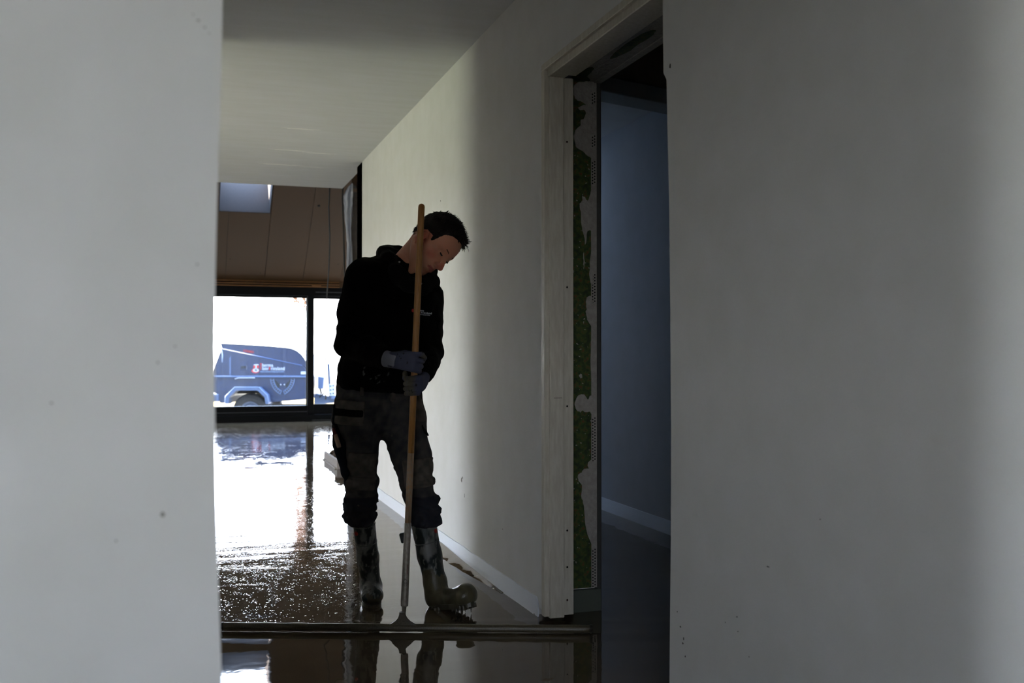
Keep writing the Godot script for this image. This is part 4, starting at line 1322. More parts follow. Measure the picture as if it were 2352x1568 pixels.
func joined(list: Array) -> ArrayMesh:       # several array sets as one surface
	var out := []
	out.resize(Mesh.ARRAY_MAX)
	var v := PackedVector3Array()
	var n := PackedVector3Array()
	var c := PackedColorArray()
	var x := PackedInt32Array()
	for a in list:
		var base := v.size()
		v.append_array(a[Mesh.ARRAY_VERTEX])
		n.append_array(a[Mesh.ARRAY_NORMAL])
		if a[Mesh.ARRAY_COLOR] != null: c.append_array(a[Mesh.ARRAY_COLOR])
		for i in a[Mesh.ARRAY_INDEX]: x.append(i + base)
	out[Mesh.ARRAY_VERTEX] = v
	out[Mesh.ARRAY_NORMAL] = n
	out[Mesh.ARRAY_INDEX] = x
	if c.size() == v.size(): out[Mesh.ARRAY_COLOR] = c
	var m := ArrayMesh.new()
	m.add_surface_from_arrays(Mesh.PRIMITIVE_TRIANGLES, out)
	return m


func bounds(prims: Array[Prim], pad: float) -> AABB:
	var b := AABB(prims[0].c, Vector3.ZERO)
	for q in prims:
		if q.kind == 2: continue
		b = b.merge(AABB(q.c - Vector3.ONE * q.br, Vector3.ONE * q.br * 2.0))
	return b.grow(pad)


func solid(prims: Array[Prim], cell: float, extra = null, color = null, clip = null) -> Array:
	# extra(p) adds relief to the field; clip is an AABB that bounds what is meshed
	var b := bounds(prims, cell * 3.0)
	if clip != null: b = b.intersection(clip)
	var f: Callable
	if extra == null:
		f = func(p: Vector3) -> float: return field(p, prims)
	else:
		var e: Callable = extra
		f = func(p: Vector3) -> float:
			var d := field(p, prims)
			return d if d > 0.06 or d < -0.06 else d + e.call(p)
	return nets(b.position, b.end, cell, f, color)


var mm: Node3D           # the man


func w(px: float, py: float, depth: float) -> Vector3:      # a point of the man, from the spot where the lens sees it and its distance
	return at(px, py, depth) - mm.position


func patch(base: Array[Prim], lift: float, sink: float, box_xf: Transform3D, half: Vector3, cell: float, round_ := 0.008, extra = null, color = null) -> Array:
	# a piece of cloth that follows a body: what lies between two skins of the body and inside a rounded box
	var inv := box_xf.affine_inverse()
	var f := func(p: Vector3) -> float:
		var q := (inv * p).abs() - half + Vector3.ONE * round_
		var bx := Vector3(maxf(q.x, 0), maxf(q.y, 0), maxf(q.z, 0)).length() + minf(maxf(q.x, maxf(q.y, q.z)), 0.0) - round_
		if bx > 0.05: return bx
		var d := field(p, base)
		if extra != null: d += (extra as Callable).call(p)
		var a := maxf(d - lift, -sink - d)
		var k := 0.006
		var h := maxf(k - absf(a - bx), 0.0) / k
		return maxf(a, bx) + h * h * k * 0.25
	var lo := box_xf.origin
	var hi := lo
	for i in 8:
		var c: Vector3 = box_xf * Vector3(half.x * (1 if i & 1 else -1), half.y * (1 if i & 2 else -1), half.z * (1 if i & 4 else -1))
		lo = Vector3(minf(lo.x, c.x), minf(lo.y, c.y), minf(lo.z, c.z))
		hi = Vector3(maxf(hi.x, c.x), maxf(hi.y, c.y), maxf(hi.z, c.z))
	var pad := Vector3.ONE * cell * 2.0
	return nets(lo - pad, hi + pad, cell, f, color)


func frame_at(origin: Vector3, up: Vector3, towards: Vector3) -> Transform3D:       # local y along up, local z towards
	var y := up.normalized()
	var x := y.cross(towards).normalized()
	return Transform3D(Basis(x, y, x.cross(y)), origin)


func cloth(c: Color, rough := 0.95, sheen := 0.0) -> StandardMaterial3D:
	var m := bumped(paint(c, rough), relief(int(c.r * 9000) + 3, 0.25, 4.0), 0.35)
	m.uv1_triplanar = true
	m.uv1_scale = Vector3(14, 14, 14)
	m.metallic_specular = 0.25
	if sheen > 0.0:
		m.rim_enabled = true
		m.rim = sheen
		m.rim_tint = 0.8
	return m


func tinted(m: StandardMaterial3D) -> StandardMaterial3D:
	m.vertex_color_use_as_albedo = true
	m.albedo_color = Color.WHITE
	return m


func lin(r: float, g: float, b: float) -> Color:
	return Color(r, g, b).srgb_to_linear()


func person() -> void:
	var root := on_floor(905, 1396, 0.0)
	mm = thing("person", "man in black hoodie, work trousers and muddy rubber boots, looking down over a wooden handle", "person", Vector3(root.x, 0, root.z))
	# joints
	var r_hip := w(826, 940, 4.34)
	var l_hip := w(912, 945, 4.43)
	var r_knee := w(831, 1112, 4.28)
	var r_ankle := w(852, 1345, 4.44)
	var l_knee := w(957, 1118, 4.31)
	var l_ankle := w(1000, 1348, 4.31)
	var waist := w(866, 868, 4.38)
	var chest := w(905, 715, 4.33)
	var neck0 := w(934, 612, 4.31)
	var neck1 := w(968, 572, 4.255)
	var r_sho := w(838, 634, 4.20)
	var l_sho := w(982, 680, 4.43)
	var r_elb := w(803, 787, 4.23)
	var r_wri := w(893, 826, 4.045)
	var l_elb := w(984, 806, 4.37)
	var l_wri := w(974, 861, 4.10)
	var body := body_mesh(neck0, neck1, chest, waist, r_sho, l_sho, r_elb, l_elb, r_wri, l_wri, r_hip, l_hip, r_knee, l_knee, r_ankle, l_ankle)
	hair(body)
	hoodie(neck0, chest, waist, r_sho, l_sho, r_elb, l_elb, r_wri, l_wri)
	trousers(waist, r_hip, l_hip, r_knee, l_knee, r_ankle, l_ankle)
	boots(r_knee, l_knee, r_ankle, l_ankle)
	gloves(r_wri, l_wri, r_elb, l_elb)


var head_xf: Transform3D
const EAR := Vector3(0, -0.011, 0.017)


func body_mesh(neck0: Vector3, neck1: Vector3, chest: Vector3, waist: Vector3, r_sho: Vector3, l_sho: Vector3, r_elb: Vector3, l_elb: Vector3, r_wri: Vector3, l_wri: Vector3, r_hip: Vector3, l_hip: Vector3, r_knee: Vector3, l_knee: Vector3, r_ankle: Vector3, l_ankle: Vector3) -> MeshInstance3D:
	# the head's own axes: it looks down and to the right, turned a little towards the lens
	var cb := cam.transform.basis
	var yaw := deg_to_rad(30.0)
	var e1 := Vector3(0.577, -0.817, 0)
	var e2 := Vector3(0.817, 0.577, 0)
	var fwd := e1 * cos(yaw) + Vector3(0, 0, sin(yaw))
	var left := e2.cross(fwd)
	head_xf = Transform3D(cb * Basis(left, e2, fwd) * 1.07, w(989, 562, 4.235))
	var hp: Array[Prim] = []
	hp.append(ell(Vector3(0, 0.048, -0.012), Vector3(0.076, 0.090, 0.098)))
	hp.append(ell(Vector3(0, 0.050, 0.045), Vector3(0.061, 0.056, 0.050), 0.03))
	hp.append(ell(Vector3(0, -0.018, 0.044), Vector3(0.058, 0.072, 0.050), 0.03))
	for s: float in [-1.0, 1.0]:
		hp.append(cap(Vector3(s * 0.052, -0.040, 0.012), Vector3(s * 0.018, -0.084, 0.070), 0.019, 0.014, 0.025))
		hp.append(cap(Vector3(s * 0.047, -0.006, 0.060), Vector3(s * 0.054, 0.0, 0.035), 0.017, 0.014, 0.02))
		hp.append(cap(Vector3(s * 0.044, 0.036, 0.074), Vector3(s * 0.008, 0.033, 0.091), 0.008, 0.009, 0.016))
		hp.append(cap(Vector3(s * 0.030, 0.022, 0.108), Vector3(s * 0.036, 0.021, 0.103), 0.0155, 0.015, 0.012, true))
		hp.append(ell(Vector3(s * 0.031, 0.020, 0.0795), Vector3(0.0135, 0.0125, 0.0125), 0.004))
		hp.append(cap(Vector3(s * 0.020, 0.0185, 0.0915), Vector3(s * 0.041, 0.017, 0.088), 0.0032, 0.0028, 0.004))    # lowered upper lid
		hp.append(cap(Vector3(s * 0.020, 0.007, 0.0895), Vector3(s * 0.040, 0.008, 0.0855), 0.0035, 0.003, 0.006))
		hp.append(ell(Vector3(s * 0.012, -0.024, 0.106), Vector3(0.0085, 0.0075, 0.010), 0.006))
		hp.append(cap(Vector3(s * 0.006, -0.031, 0.112), Vector3(s * 0.007, -0.028, 0.108), 0.0032, 0.003, 0.003, true))
	hp.append(ell(Vector3(0, -0.088, 0.078), Vector3(0.020, 0.015, 0.016), 0.018))
	hp.append(ell(Vector3(0, -0.047, 0.080), Vector3(0.031, 0.028, 0.021), 0.016))
	hp.append(cap(Vector3(0, 0.028, 0.090), Vector3(0, -0.010, 0.113), 0.0075, 0.0085, 0.012))
	hp.append(cap(Vector3(0, -0.010, 0.113), Vector3(0, -0.021, 0.120), 0.0085, 0.0110, 0.008))
	hp.append(cap(Vector3(0, -0.026, 0.112), Vector3(0, -0.038, 0.099), 0.006, 0.006, 0.008))
	hp.append(cap(Vector3(-0.017, -0.0475, 0.094), Vector3(0, -0.046, 0.1005), 0.0045, 0.0055, 0.004))
	hp.append(cap(Vector3(0.017, -0.0475, 0.094), Vector3(0, -0.046, 0.1005), 0.0045, 0.0055, 0.004))
	hp.append(cap(Vector3(-0.014, -0.0585, 0.093), Vector3(0.014, -0.0585, 0.093), 0.006, 0.006, 0.008))
	hp.append(cap(Vector3(-0.012, -0.0580, 0.0945), Vector3(0.012, -0.0580, 0.0945), 0.0062, 0.0062, 0.004))
	hp.append(cap(Vector3(-0.025, -0.0535, 0.090), Vector3(0, -0.0522, 0.1045), 0.0016, 0.0022, 0.003, true))
	hp.append(cap(Vector3(0.025, -0.0535, 0.090), Vector3(0, -0.0522, 0.1045), 0.0016, 0.0022, 0.003, true))
	for s: float in [-1.0, 1.0]:      # ears
		hp.append(ell(Vector3(s * 0.0755, 0.003, -0.014) + EAR, Vector3(0.006, 0.030, 0.018), 0.006, Basis(Vector3.UP, s * 0.35)))
		var rim := [Vector3(0.0745, 0.016, 0.002), Vector3(0.0795, 0.030, -0.006), Vector3(0.084, 0.033, -0.018), Vector3(0.088, 0.022, -0.030), Vector3(0.087, 0.002, -0.030), Vector3(0.082, -0.018, -0.020), Vector3(0.0775, -0.028, -0.010), Vector3(0.0745, -0.026, -0.001)]
		for i in rim.size() - 1:
			var p0: Vector3 = rim[i] + EAR
			var p1: Vector3 = rim[i + 1] + EAR
			hp.append(cap(Vector3(s * p0.x, p0.y, p0.z), Vector3(s * p1.x, p1.y, p1.z), 0.0042 if i < 5 else 0.0052, 0.0042 if i < 4 else 0.0052, 0.003))
		hp.append(cap(Vector3(s * 0.077, 0.010, -0.017) + EAR, Vector3(s * 0.081, -0.008, -0.020) + EAR, 0.003, 0.003, 0.004))
		hp.append(cap(Vector3(s * 0.0745, -0.006, 0.004) + EAR, Vector3(s * 0.076, -0.010, 0.003) + EAR, 0.005, 0.004, 0.004))
		hp.append(cap(Vector3(s * 0.083, 0.000, -0.009) + EAR, Vector3(s * 0.083, -0.010, -0.007) + EAR, 0.0065, 0.005, 0.004, true))
	var inv := head_xf.affine_inverse()
	var n0: Vector3 = inv * neck0
	var n1: Vector3 = inv * neck1
	hp.append(cap(n0, n1, 0.054, 0.047, 0.03))
	hp.append(cap(inv * w(928, 596, 4.33), Vector3(0, -0.030, -0.045), 0.036, 0.034, 0.03))
	hp.append(cap(Vector3(-0.050, -0.035, -0.022), inv * w(944, 622, 4.20), 0.012, 0.011, 0.03))       # the tendon from behind the ear to the collar bone
	var skin_tone := func(p: Vector3, n: Vector3) -> Color:
		var c := lin(0.80, 0.555, 0.44)
		var red := lin(0.78, 0.40, 0.33)
		var f := 0.0
		f = maxf(f, 1.0 - (Vector3(absf(p.x), p.y, p.z) - Vector3(0.044, -0.014, 0.066)).length() / 0.030)
		f = maxf(f, 1.2 - (p - Vector3(0, -0.020, 0.118)).length() / 0.022)
		f = maxf(f, 1.2 - (Vector3(absf(p.x), p.y, p.z) - Vector3(0.082, -0.006, -0.001)).length() / 0.040)
		c = c.lerp(red, clampf(f, 0.0, 0.75))
		if p.z > 0.083 and absf(p.x) < 0.023 and p.y < -0.043 and p.y > -0.064 + absf(p.x) * 0.3: c = c.lerp(lin(0.66, 0.33, 0.30), 0.8)
		var stub := clampf((-0.030 - p.y) * 30.0, 0.0, 1.0) * clampf((p.z - 0.0) * 25.0, 0.0, 1.0)
		c = c.lerp(lin(0.55, 0.40, 0.33), stub * 0.35)
		if (Vector3(absf(p.x), p.y, p.z) - Vector3(0.031, 0.0045, 0.0905)).length() < 0.0 : c = lin(0.1, 0.07, 0.06)
		return c
	var head := solid(hp, 0.0028, null, skin_tone, AABB(Vector3(-0.13, -0.26, -0.17), Vector3(0.26, 0.42, 0.33)))
	# into the man's space
	var hv: PackedVector3Array = head[Mesh.ARRAY_VERTEX]
	var hn: PackedVector3Array = head[Mesh.ARRAY_NORMAL]
	for i in hv.size():
		hv[i] = head_xf * hv[i]
		hn[i] = (head_xf.basis * hn[i]).normalized()
	head[Mesh.ARRAY_VERTEX] = hv
	head[Mesh.ARRAY_NORMAL] = hn
	# the body that the clothes hide
	var bp: Array[Prim] = [cap(neck0, neck1, 0.055, 0.045, 0.02), cap(chest, neck0, 0.09, 0.06, 0.05), cap(r_sho, l_sho, 0.05, 0.05, 0.06), cap(waist, chest, 0.10, 0.10, 0.06), cap(r_hip, l_hip, 0.085, 0.085, 0.06), cap(waist, (r_hip + l_hip) * 0.5, 0.10, 0.10, 0.05),
		cap(r_sho, r_elb, 0.045, 0.036, 0.03), cap(r_elb, r_wri, 0.036, 0.026, 0.02), cap(l_sho, l_elb, 0.045, 0.036, 0.03), cap(l_elb, l_wri, 0.036, 0.026, 0.02),
		cap(r_hip, r_knee, 0.072, 0.048, 0.04), cap(r_knee, w(836, 1205, 4.35), 0.046, 0.026, 0.02), cap(w(836, 1205, 4.35), r_ankle, 0.026, 0.024, 0.02), cap(l_hip, l_knee, 0.072, 0.048, 0.04), cap(l_knee, w(974, 1205, 4.315), 0.046, 0.026, 0.02), cap(w(974, 1205, 4.315), l_ankle, 0.026, 0.024, 0.02)]
	var under := solid(bp, 0.014, null, func(_p: Vector3, _n: Vector3) -> Color: return lin(0.80, 0.555, 0.44))
	var skin := tinted(bumped(paint(Color.WHITE, 0.5), relief(201, 0.2, 3.0), 0.15))
	skin.uv1_triplanar = true
	skin.uv1_scale = Vector3(12, 12, 12)
	skin.subsurf_scatter_enabled = true
	skin.subsurf_scatter_strength = 0.12
	skin.metallic_specular = 0.4
	var o := mesh_of("body", joined([under, head]), skin, mm)
	# eyes: a dark slit under each lowered lid, lashes, brows
	var dark := paint(Color(0.07, 0.045, 0.03), 0.8)
	for s: float in [-1.0, 1.0]:
		var pts := []
		for q in [[0.0210, 0.0145, 0.0925], [0.027, 0.0125, 0.0955], [0.034, 0.0125, 0.0945], [0.0415, 0.0145, 0.0882]]: pts.append(head_xf * Vector3(s * q[0], q[1], q[2]))
		obj("eyelashes", tubed(pts, [0.0012, 0.0028, 0.0034, 0.0022], 8), dark, mm)
		var brow := []
		for q in [[0.010, 0.0355, 0.1000], [0.020, 0.0395, 0.0985], [0.033, 0.0420, 0.0925], [0.046, 0.0390, 0.0805]]: brow.append(head_xf * Vector3(s * q[0], q[1], q[2]))
		obj("eyebrow", tubed(brow, [0.0010, 0.0026, 0.0030, 0.0008], 7), paint(Color(0.42, 0.29, 0.21), 0.95), mm)
	return o


func hairline(z: float) -> float:      # lowest height of the hair on the side of the head
	for k in [[0.088, 0.064, 0.104, 0.086], [0.064, 0.052, 0.086, 0.066], [0.052, 0.043, 0.066, 0.022], [0.043, 0.036, 0.022, -0.012], [0.036, 0.027, -0.012, 0.022], [0.027, -0.015, 0.024, 0.022], [-0.015, -0.040, 0.022, -0.032], [-0.040, -0.12, -0.032, -0.056]]:
		if z <= k[0] and z >= k[1]: return lerpf(k[2], k[3], (k[0] - z) / (k[0] - k[1]))
	return 0.106 if z > 0.0 else -0.052


func hair(_body: Node3D) -> void:
	var skull: Array[Prim] = [ell(Vector3(0, 0.048, -0.012), Vector3(0.076, 0.090, 0.098)), ell(Vector3(0, 0.050, 0.045), Vector3(0.061, 0.056, 0.050), 0.03), ell(Vector3(0, -0.018, 0.044), Vector3(0.058, 0.072, 0.050), 0.03)]
	var rough := noise_of(211, 60.0, 3)
	var f := func(p: Vector3) -> float:
		var d := field(p, skull)
		if d > 0.06 or d < -0.06: return d
		var up := clampf((p.y - 0.07) / 0.05, 0.0, 1.0)
		var thick := 0.0025 + 0.0045 * up + 0.004 * up * clampf(p.z / 0.08, 0.0, 1.0)
		var side := clampf((p.y - hairline(p.z)) / 0.02, -1.0, 1.0)
		thick = thick * clampf(side * 1.5, 0.0, 1.0) - 0.004 * (1.0 - clampf(side * 3.0, 0.0, 1.0))
		return d - thick + 0.0022 * rough.get_noise_3dv(p)
	var cap_mesh := nets(Vector3(-0.11, -0.09, -0.15), Vector3(0.11, 0.18, 0.14), 0.0032, f)
	var m := paint(Color(0.085, 0.055, 0.035), 0.55)
	m.metallic_specular = 0.35
	var hv: PackedVector3Array = cap_mesh[Mesh.ARRAY_VERTEX]
	var hn: PackedVector3Array = cap_mesh[Mesh.ARRAY_NORMAL]
	var rng := RandomNumberGenerator.new()
	rng.seed = 31
	var st := new_st(false)
	var tries := 0
	var made := 0
	while made < 1900 and tries < 9000:      # tufts: thin tapering strands
		tries += 1
		var i := rng.randi() % hv.size()
		var p := hv[i]
		var n := hn[i]
		if p.y < hairline(p.z) + 0.003 or field(p, skull) < 0.002: continue
		made += 1
		var up := clampf((p.y - 0.06) / 0.06, 0.0, 1.0)
		var front := clampf((p.z + 0.02) / 0.09, 0.0, 1.0)
		var back_low := p.z < -0.05 and p.y < 0.0
		var length := rng.randf_range(0.004, 0.008) + up * rng.randf_range(0.004, 0.013) + up * front * front * rng.randf_range(0.0, 0.016)
		if back_low: length = rng.randf_range(0.008, 0.016)
		var lay := (Vector3(0, -1.0, -0.4) if not back_low else Vector3(0, -1.0, -0.7)) * (1.0 - up) + Vector3(rng.randf_range(-0.6, 0.6), 0.12, 0.8) * up
		var dir := (n * (0.10 + 0.10 * up) + lay * (0.9 - 0.2 * up) + Vector3(rng.randf_range(-0.25, 0.25), rng.randf_range(-0.25, 0.25), rng.randf_range(-0.25, 0.25))).normalized()
		var bend := n * (0.05 + 0.35 * front * front if up > 0.5 else -0.1) + Vector3(0, rng.randf_range(-0.5, 0.6), 0) * up
		var q0 := p - n * 0.003
		var q1 := p + dir * length * 0.55
		var curl := Vector3(rng.randf_range(-1, 1), rng.randf_range(-0.6, 0.6), rng.randf_range(-1, 1)) * 0.7 * up
		var q2 := q1 + (dir + bend * 0.8 + curl).normalized() * length * 0.3
		var q3 := q2 + (dir + bend * 1.2 + curl * 2.2).normalized() * length * 0.25
		var r := rng.randf_range(0.0007, 0.0013)
		tube(st, [head_xf * q0, head_xf * q1, head_xf * q2, head_xf * q3], [r * 1.6, r * 1.25, r * 0.8, r * 0.2], 4, false)
	for k in 30:      # a few loose curls on the crown and over the brow, one at the nape
		var u := rng.randf()
		var p := Vector3(rng.randf_range(-0.055, 0.045), 0.130 + rng.randf_range(-0.004, 0.004), lerpf(-0.085, 0.085, u))
		p.y -= 0.35 * absf(p.x) * absf(p.x) / 0.05 + 0.5 * pow(absf(p.z), 2.0) / 0.2
		var d := Vector3(rng.randf_range(-0.4, 0.4), 0.8, rng.randf_range(-0.3, 0.9)).normalized()
		var e := Vector3(rng.randf_range(-0.6, 0.6), rng.randf_range(-0.3, 0.2), rng.randf_range(0.3, 1.0)).normalized()
		var l := rng.randf_range(0.008, 0.019)
		tube(st, [head_xf * p, head_xf * (p + d * l * 0.6), head_xf * (p + d * l * 0.9 + e * l * 0.5), head_xf * (p + d * l * 0.7 + e * l)], [0.0013, 0.0011, 0.0009, 0.0003], 5, false)
	for i in hv.size():
		hv[i] = head_xf * hv[i]
		hn[i] = (head_xf.basis * hn[i]).normalized()
	cap_mesh[Mesh.ARRAY_VERTEX] = hv
	cap_mesh[Mesh.ARRAY_NORMAL] = hn
	st.generate_normals()
	st.index()
	var strands := st.commit_to_arrays()
	strands[Mesh.ARRAY_COLOR] = null
	mesh_of("hair", joined([cap_mesh, strands]), m, mm)


func hoodie(neck0: Vector3, chest: Vector3, waist: Vector3, r_sho: Vector3, l_sho: Vector3, r_elb: Vector3, l_elb: Vector3, r_wri: Vector3, l_wri: Vector3) -> void:
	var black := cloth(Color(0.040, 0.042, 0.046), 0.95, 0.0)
	var p: Array[Prim] = []
	p.append(cap(w(868, 672, 4.25), w(962, 700, 4.38), 0.105, 0.092, 0.05))
	p.append(cap(w(866, 745, 4.28), w(955, 765, 4.38), 0.128, 0.105, 0.06))
	p.append(cap(w(852, 835, 4.33), w(925, 838, 4.40), 0.132, 0.105, 0.06))
	p.append(cap(w(842, 872, 4.35), w(912, 880, 4.41), 0.128, 0.110, 0.04))
	p.append(cap(r_sho, neck0 + Vector3(0, -0.02, 0), 0.070, 0.070, 0.05))
	p.append(cap(l_sho, neck0 + Vector3(0, -0.04, 0), 0.060, 0.070, 0.05))
	p.append(cap(w(868, 628, 4.32), w(930, 640, 4.38), 0.075, 0.075, 0.05))
	# sleeves
	p.append(cap(r_sho, w(812, 715, 4.215), 0.076, 0.064, 0.03))
	p.append(cap(w(812, 715, 4.215), r_elb + Vector3(-0.002, 0, 0), 0.064, 0.060, 0.03))
	p.append(cap(r_elb, r_elb.lerp(r_wri, 0.6), 0.062, 0.052, 0.025))
	p.append(cap(r_elb.lerp(r_wri, 0.5), r_elb.lerp(r_wri, 0.90), 0.054, 0.047, 0.02))
	p.append(cap(l_sho, l_elb, 0.067, 0.058, 0.03))
	p.append(cap(l_elb + Vector3(0.012, -0.01, 0.0), l_elb.lerp(l_wri, 0.93), 0.055, 0.043, 0.02))
	var wave := noise_of(221, 9.0, 3)
	var fold := noise_of(222, 22.0, 2)
	var relief_at := func(q: Vector3) -> float:
		var s := 0.006 * wave.get_noise_3d(q.x * 1.2, q.y * 0.8, q.z * 1.2)
		var near_sleeve := exp(-pow((q - r_elb).length() / 0.16, 2.0)) + exp(-pow((q - l_elb).length() / 0.14, 2.0))
		s += 0.0035 * near_sleeve * sin(q.y * 85.0 + q.x * 60.0 + 5.0 * wave.get_noise_3dv(q * 0.7))
		s += 0.0025 * fold.get_noise_3dv(q)
		return s
	var hem := w(850, 893, 4.36).y
	var stain := noise_of(223, 45.0, 3)
	var spot := w(865, 858, 4.2)
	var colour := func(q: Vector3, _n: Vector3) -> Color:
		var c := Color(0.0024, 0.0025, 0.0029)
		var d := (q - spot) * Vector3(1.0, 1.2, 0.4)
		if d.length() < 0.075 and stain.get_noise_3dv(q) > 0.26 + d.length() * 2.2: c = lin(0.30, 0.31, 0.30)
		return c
	var f := func(q: Vector3) -> float:
		var d := field(q, p)
		if d < 0.05 and d > -0.05: d += relief_at.call(q)
		# the hem slants a little: cut the lower end off
		var cut := (hem - 0.020 - q.y) - 0.10 * (q.x - 0.0)
		var k := 0.02
		var h := maxf(k - absf(d - cut), 0.0) / k
		return maxf(d, cut) + h * h * k * 0.25
	var b := bounds(p, 0.02)
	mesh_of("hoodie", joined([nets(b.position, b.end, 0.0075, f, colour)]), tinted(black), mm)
	# ribbed hem band and cuffs
	var plain_black := cloth(Color(0.034, 0.035, 0.04), 0.95)
	var band: Array[Prim] = [cap(w(843, 884, 4.35), w(913, 890, 4.41), 0.121, 0.103, 0.04)]
	mesh_of("hem_band", joined([patch(band, 0.006, 0.02, frame_at(w(878, 886, 4.38), Vector3(0.07, 1, 0), Vector3(0, 0, 1)), Vector3(0.30, 0.028, 0.30), 0.007, 0.01)]), plain_black, mm)
	for q in [[r_elb, r_wri, 0.90, 0.98, 0.046, 0.040], [l_elb, l_wri, 0.80, 1.0, 0.042, 0.037]]:
		var a: Vector3 = q[0].lerp(q[1], q[2])
		var c: Vector3 = q[0].lerp(q[1], q[3])
		obj("cuff", tubed([a.lerp(c, -0.6), a, a.lerp(c, 0.3), a.lerp(c, 0.7), c, c.lerp(a, 0.15)], [q[4] * 0.9, q[4], q[4] * 0.97, q[4] * 0.98, q[5], q[5] * 0.9], 20), plain_black, mm)
	var scrap := w(872, 833, 4.10)
	obj("white_tag", boxed(Vector3(-0.007, -0.016, -0.0015), Vector3(0.007, 0.016, 0.0015), 0.001, Transform3D(cam.transform.basis * Basis(Vector3.BACK, -0.45), scrap)), paint(Color(0.85, 0.85, 0.86), 0.8), mm)
	# hood: a thick roll round the neck, piled up behind it
	var h: Array[Prim] = []
	var ring := [[886, 583, 4.41, 0.034], [893, 600, 4.26, 0.034], [912, 625, 4.185, 0.028], [938, 654, 4.155, 0.025], [970, 659, 4.165, 0.028], [990, 648, 4.22, 0.031], [985, 622, 4.33, 0.030], [950, 600, 4.42, 0.034], [915, 586, 4.45, 0.036], [886, 583, 4.41, 0.034]]
	for i in ring.size() - 1:
		h.append(cap(w(ring[i][0], ring[i][1], ring[i][2]), w(ring[i + 1][0], ring[i + 1][1], ring[i + 1][2]), ring[i][3], ring[i + 1][3], 0.03))
	h.append(cap(w(886, 590, 4.38), w(880, 625, 4.42), 0.036, 0.05, 0.03))
	h.append(cap(w(880, 580, 4.36), w(916, 584, 4.38), 0.020, 0.020, 0.02))
	h.append(cap(w(912, 640, 4.20), w(960, 660, 4.20), 0.030, 0.030, 0.03))
	mesh_of("hood", joined([solid(h, 0.0065, func(q: Vector3) -> float: return 0.004 * wave.get_noise_3dv(q * 1.6) + 0.002 * fold.get_noise_3dv(q))]), plain_black, mm)
	for q in [[917, 601, 4.155], [967, 651, 4.125]]:
		var c := w(q[0], q[1], q[2])
		obj("eyelet", tubed([c, c + Vector3(0.001, -0.001, 0.003)], [0.004], 10), paint(Color(0.75, 0.75, 0.75), 0.3, 0.9), mm)
	# small white print on the breast, half hidden by the handle
	var face := (cam.position - mm.position - w(972, 716, 4.25)).normalized()
	face.y = 0.05
	face = face.normalized()
	for t in [["Thermo", 952.5, 715.0, 0.0105], ["Floor Friesland", 951.0, 719.8, 0.0105], ["Vloerverwarming Specialist", 951.0, 722.4, 0.0052]]:
		var o := mesh_of("breast_print", glyphs(t[0], t[3], "Droid Sans", 700, 0.001), paint(Color(0.78, 0.80, 0.82), 0.8), mm)
		o.transform = Transform3D(frame_at(Vector3.ZERO, Vector3.UP, face).basis, surface_point(p, t[1], t[2], 0.004))
		o.rotate_object_local(Vector3.BACK, -0.08)
	var em := surface_point(p, 948.5, 713, 0.003)
	var st := new_st()
	var oval := PackedVector2Array()
	for k in 16: oval.append(Vector2(0.0055 * cos(TAU * k / 16), 0.0075 * sin(TAU * k / 16)))
	prism(st, oval, 0.0, 0.0015, Transform3D(frame_at(Vector3.ZERO, Vector3.UP, face).basis, em))
	obj("breast_emblem", st, paint(Color(0.75, 0.20, 0.17), 0.8), mm)


func surface_point(p: Array[Prim], px: float, py: float, lift: float) -> Vector3:      # first point of a body met along the line of sight
	var d := 3.6
	for i in 60:
		var q := w(px, py, d)
		var v := field(q, p) - lift
		if v < 0.0005: break
		d += v * 0.9
	return w(px, py, d)


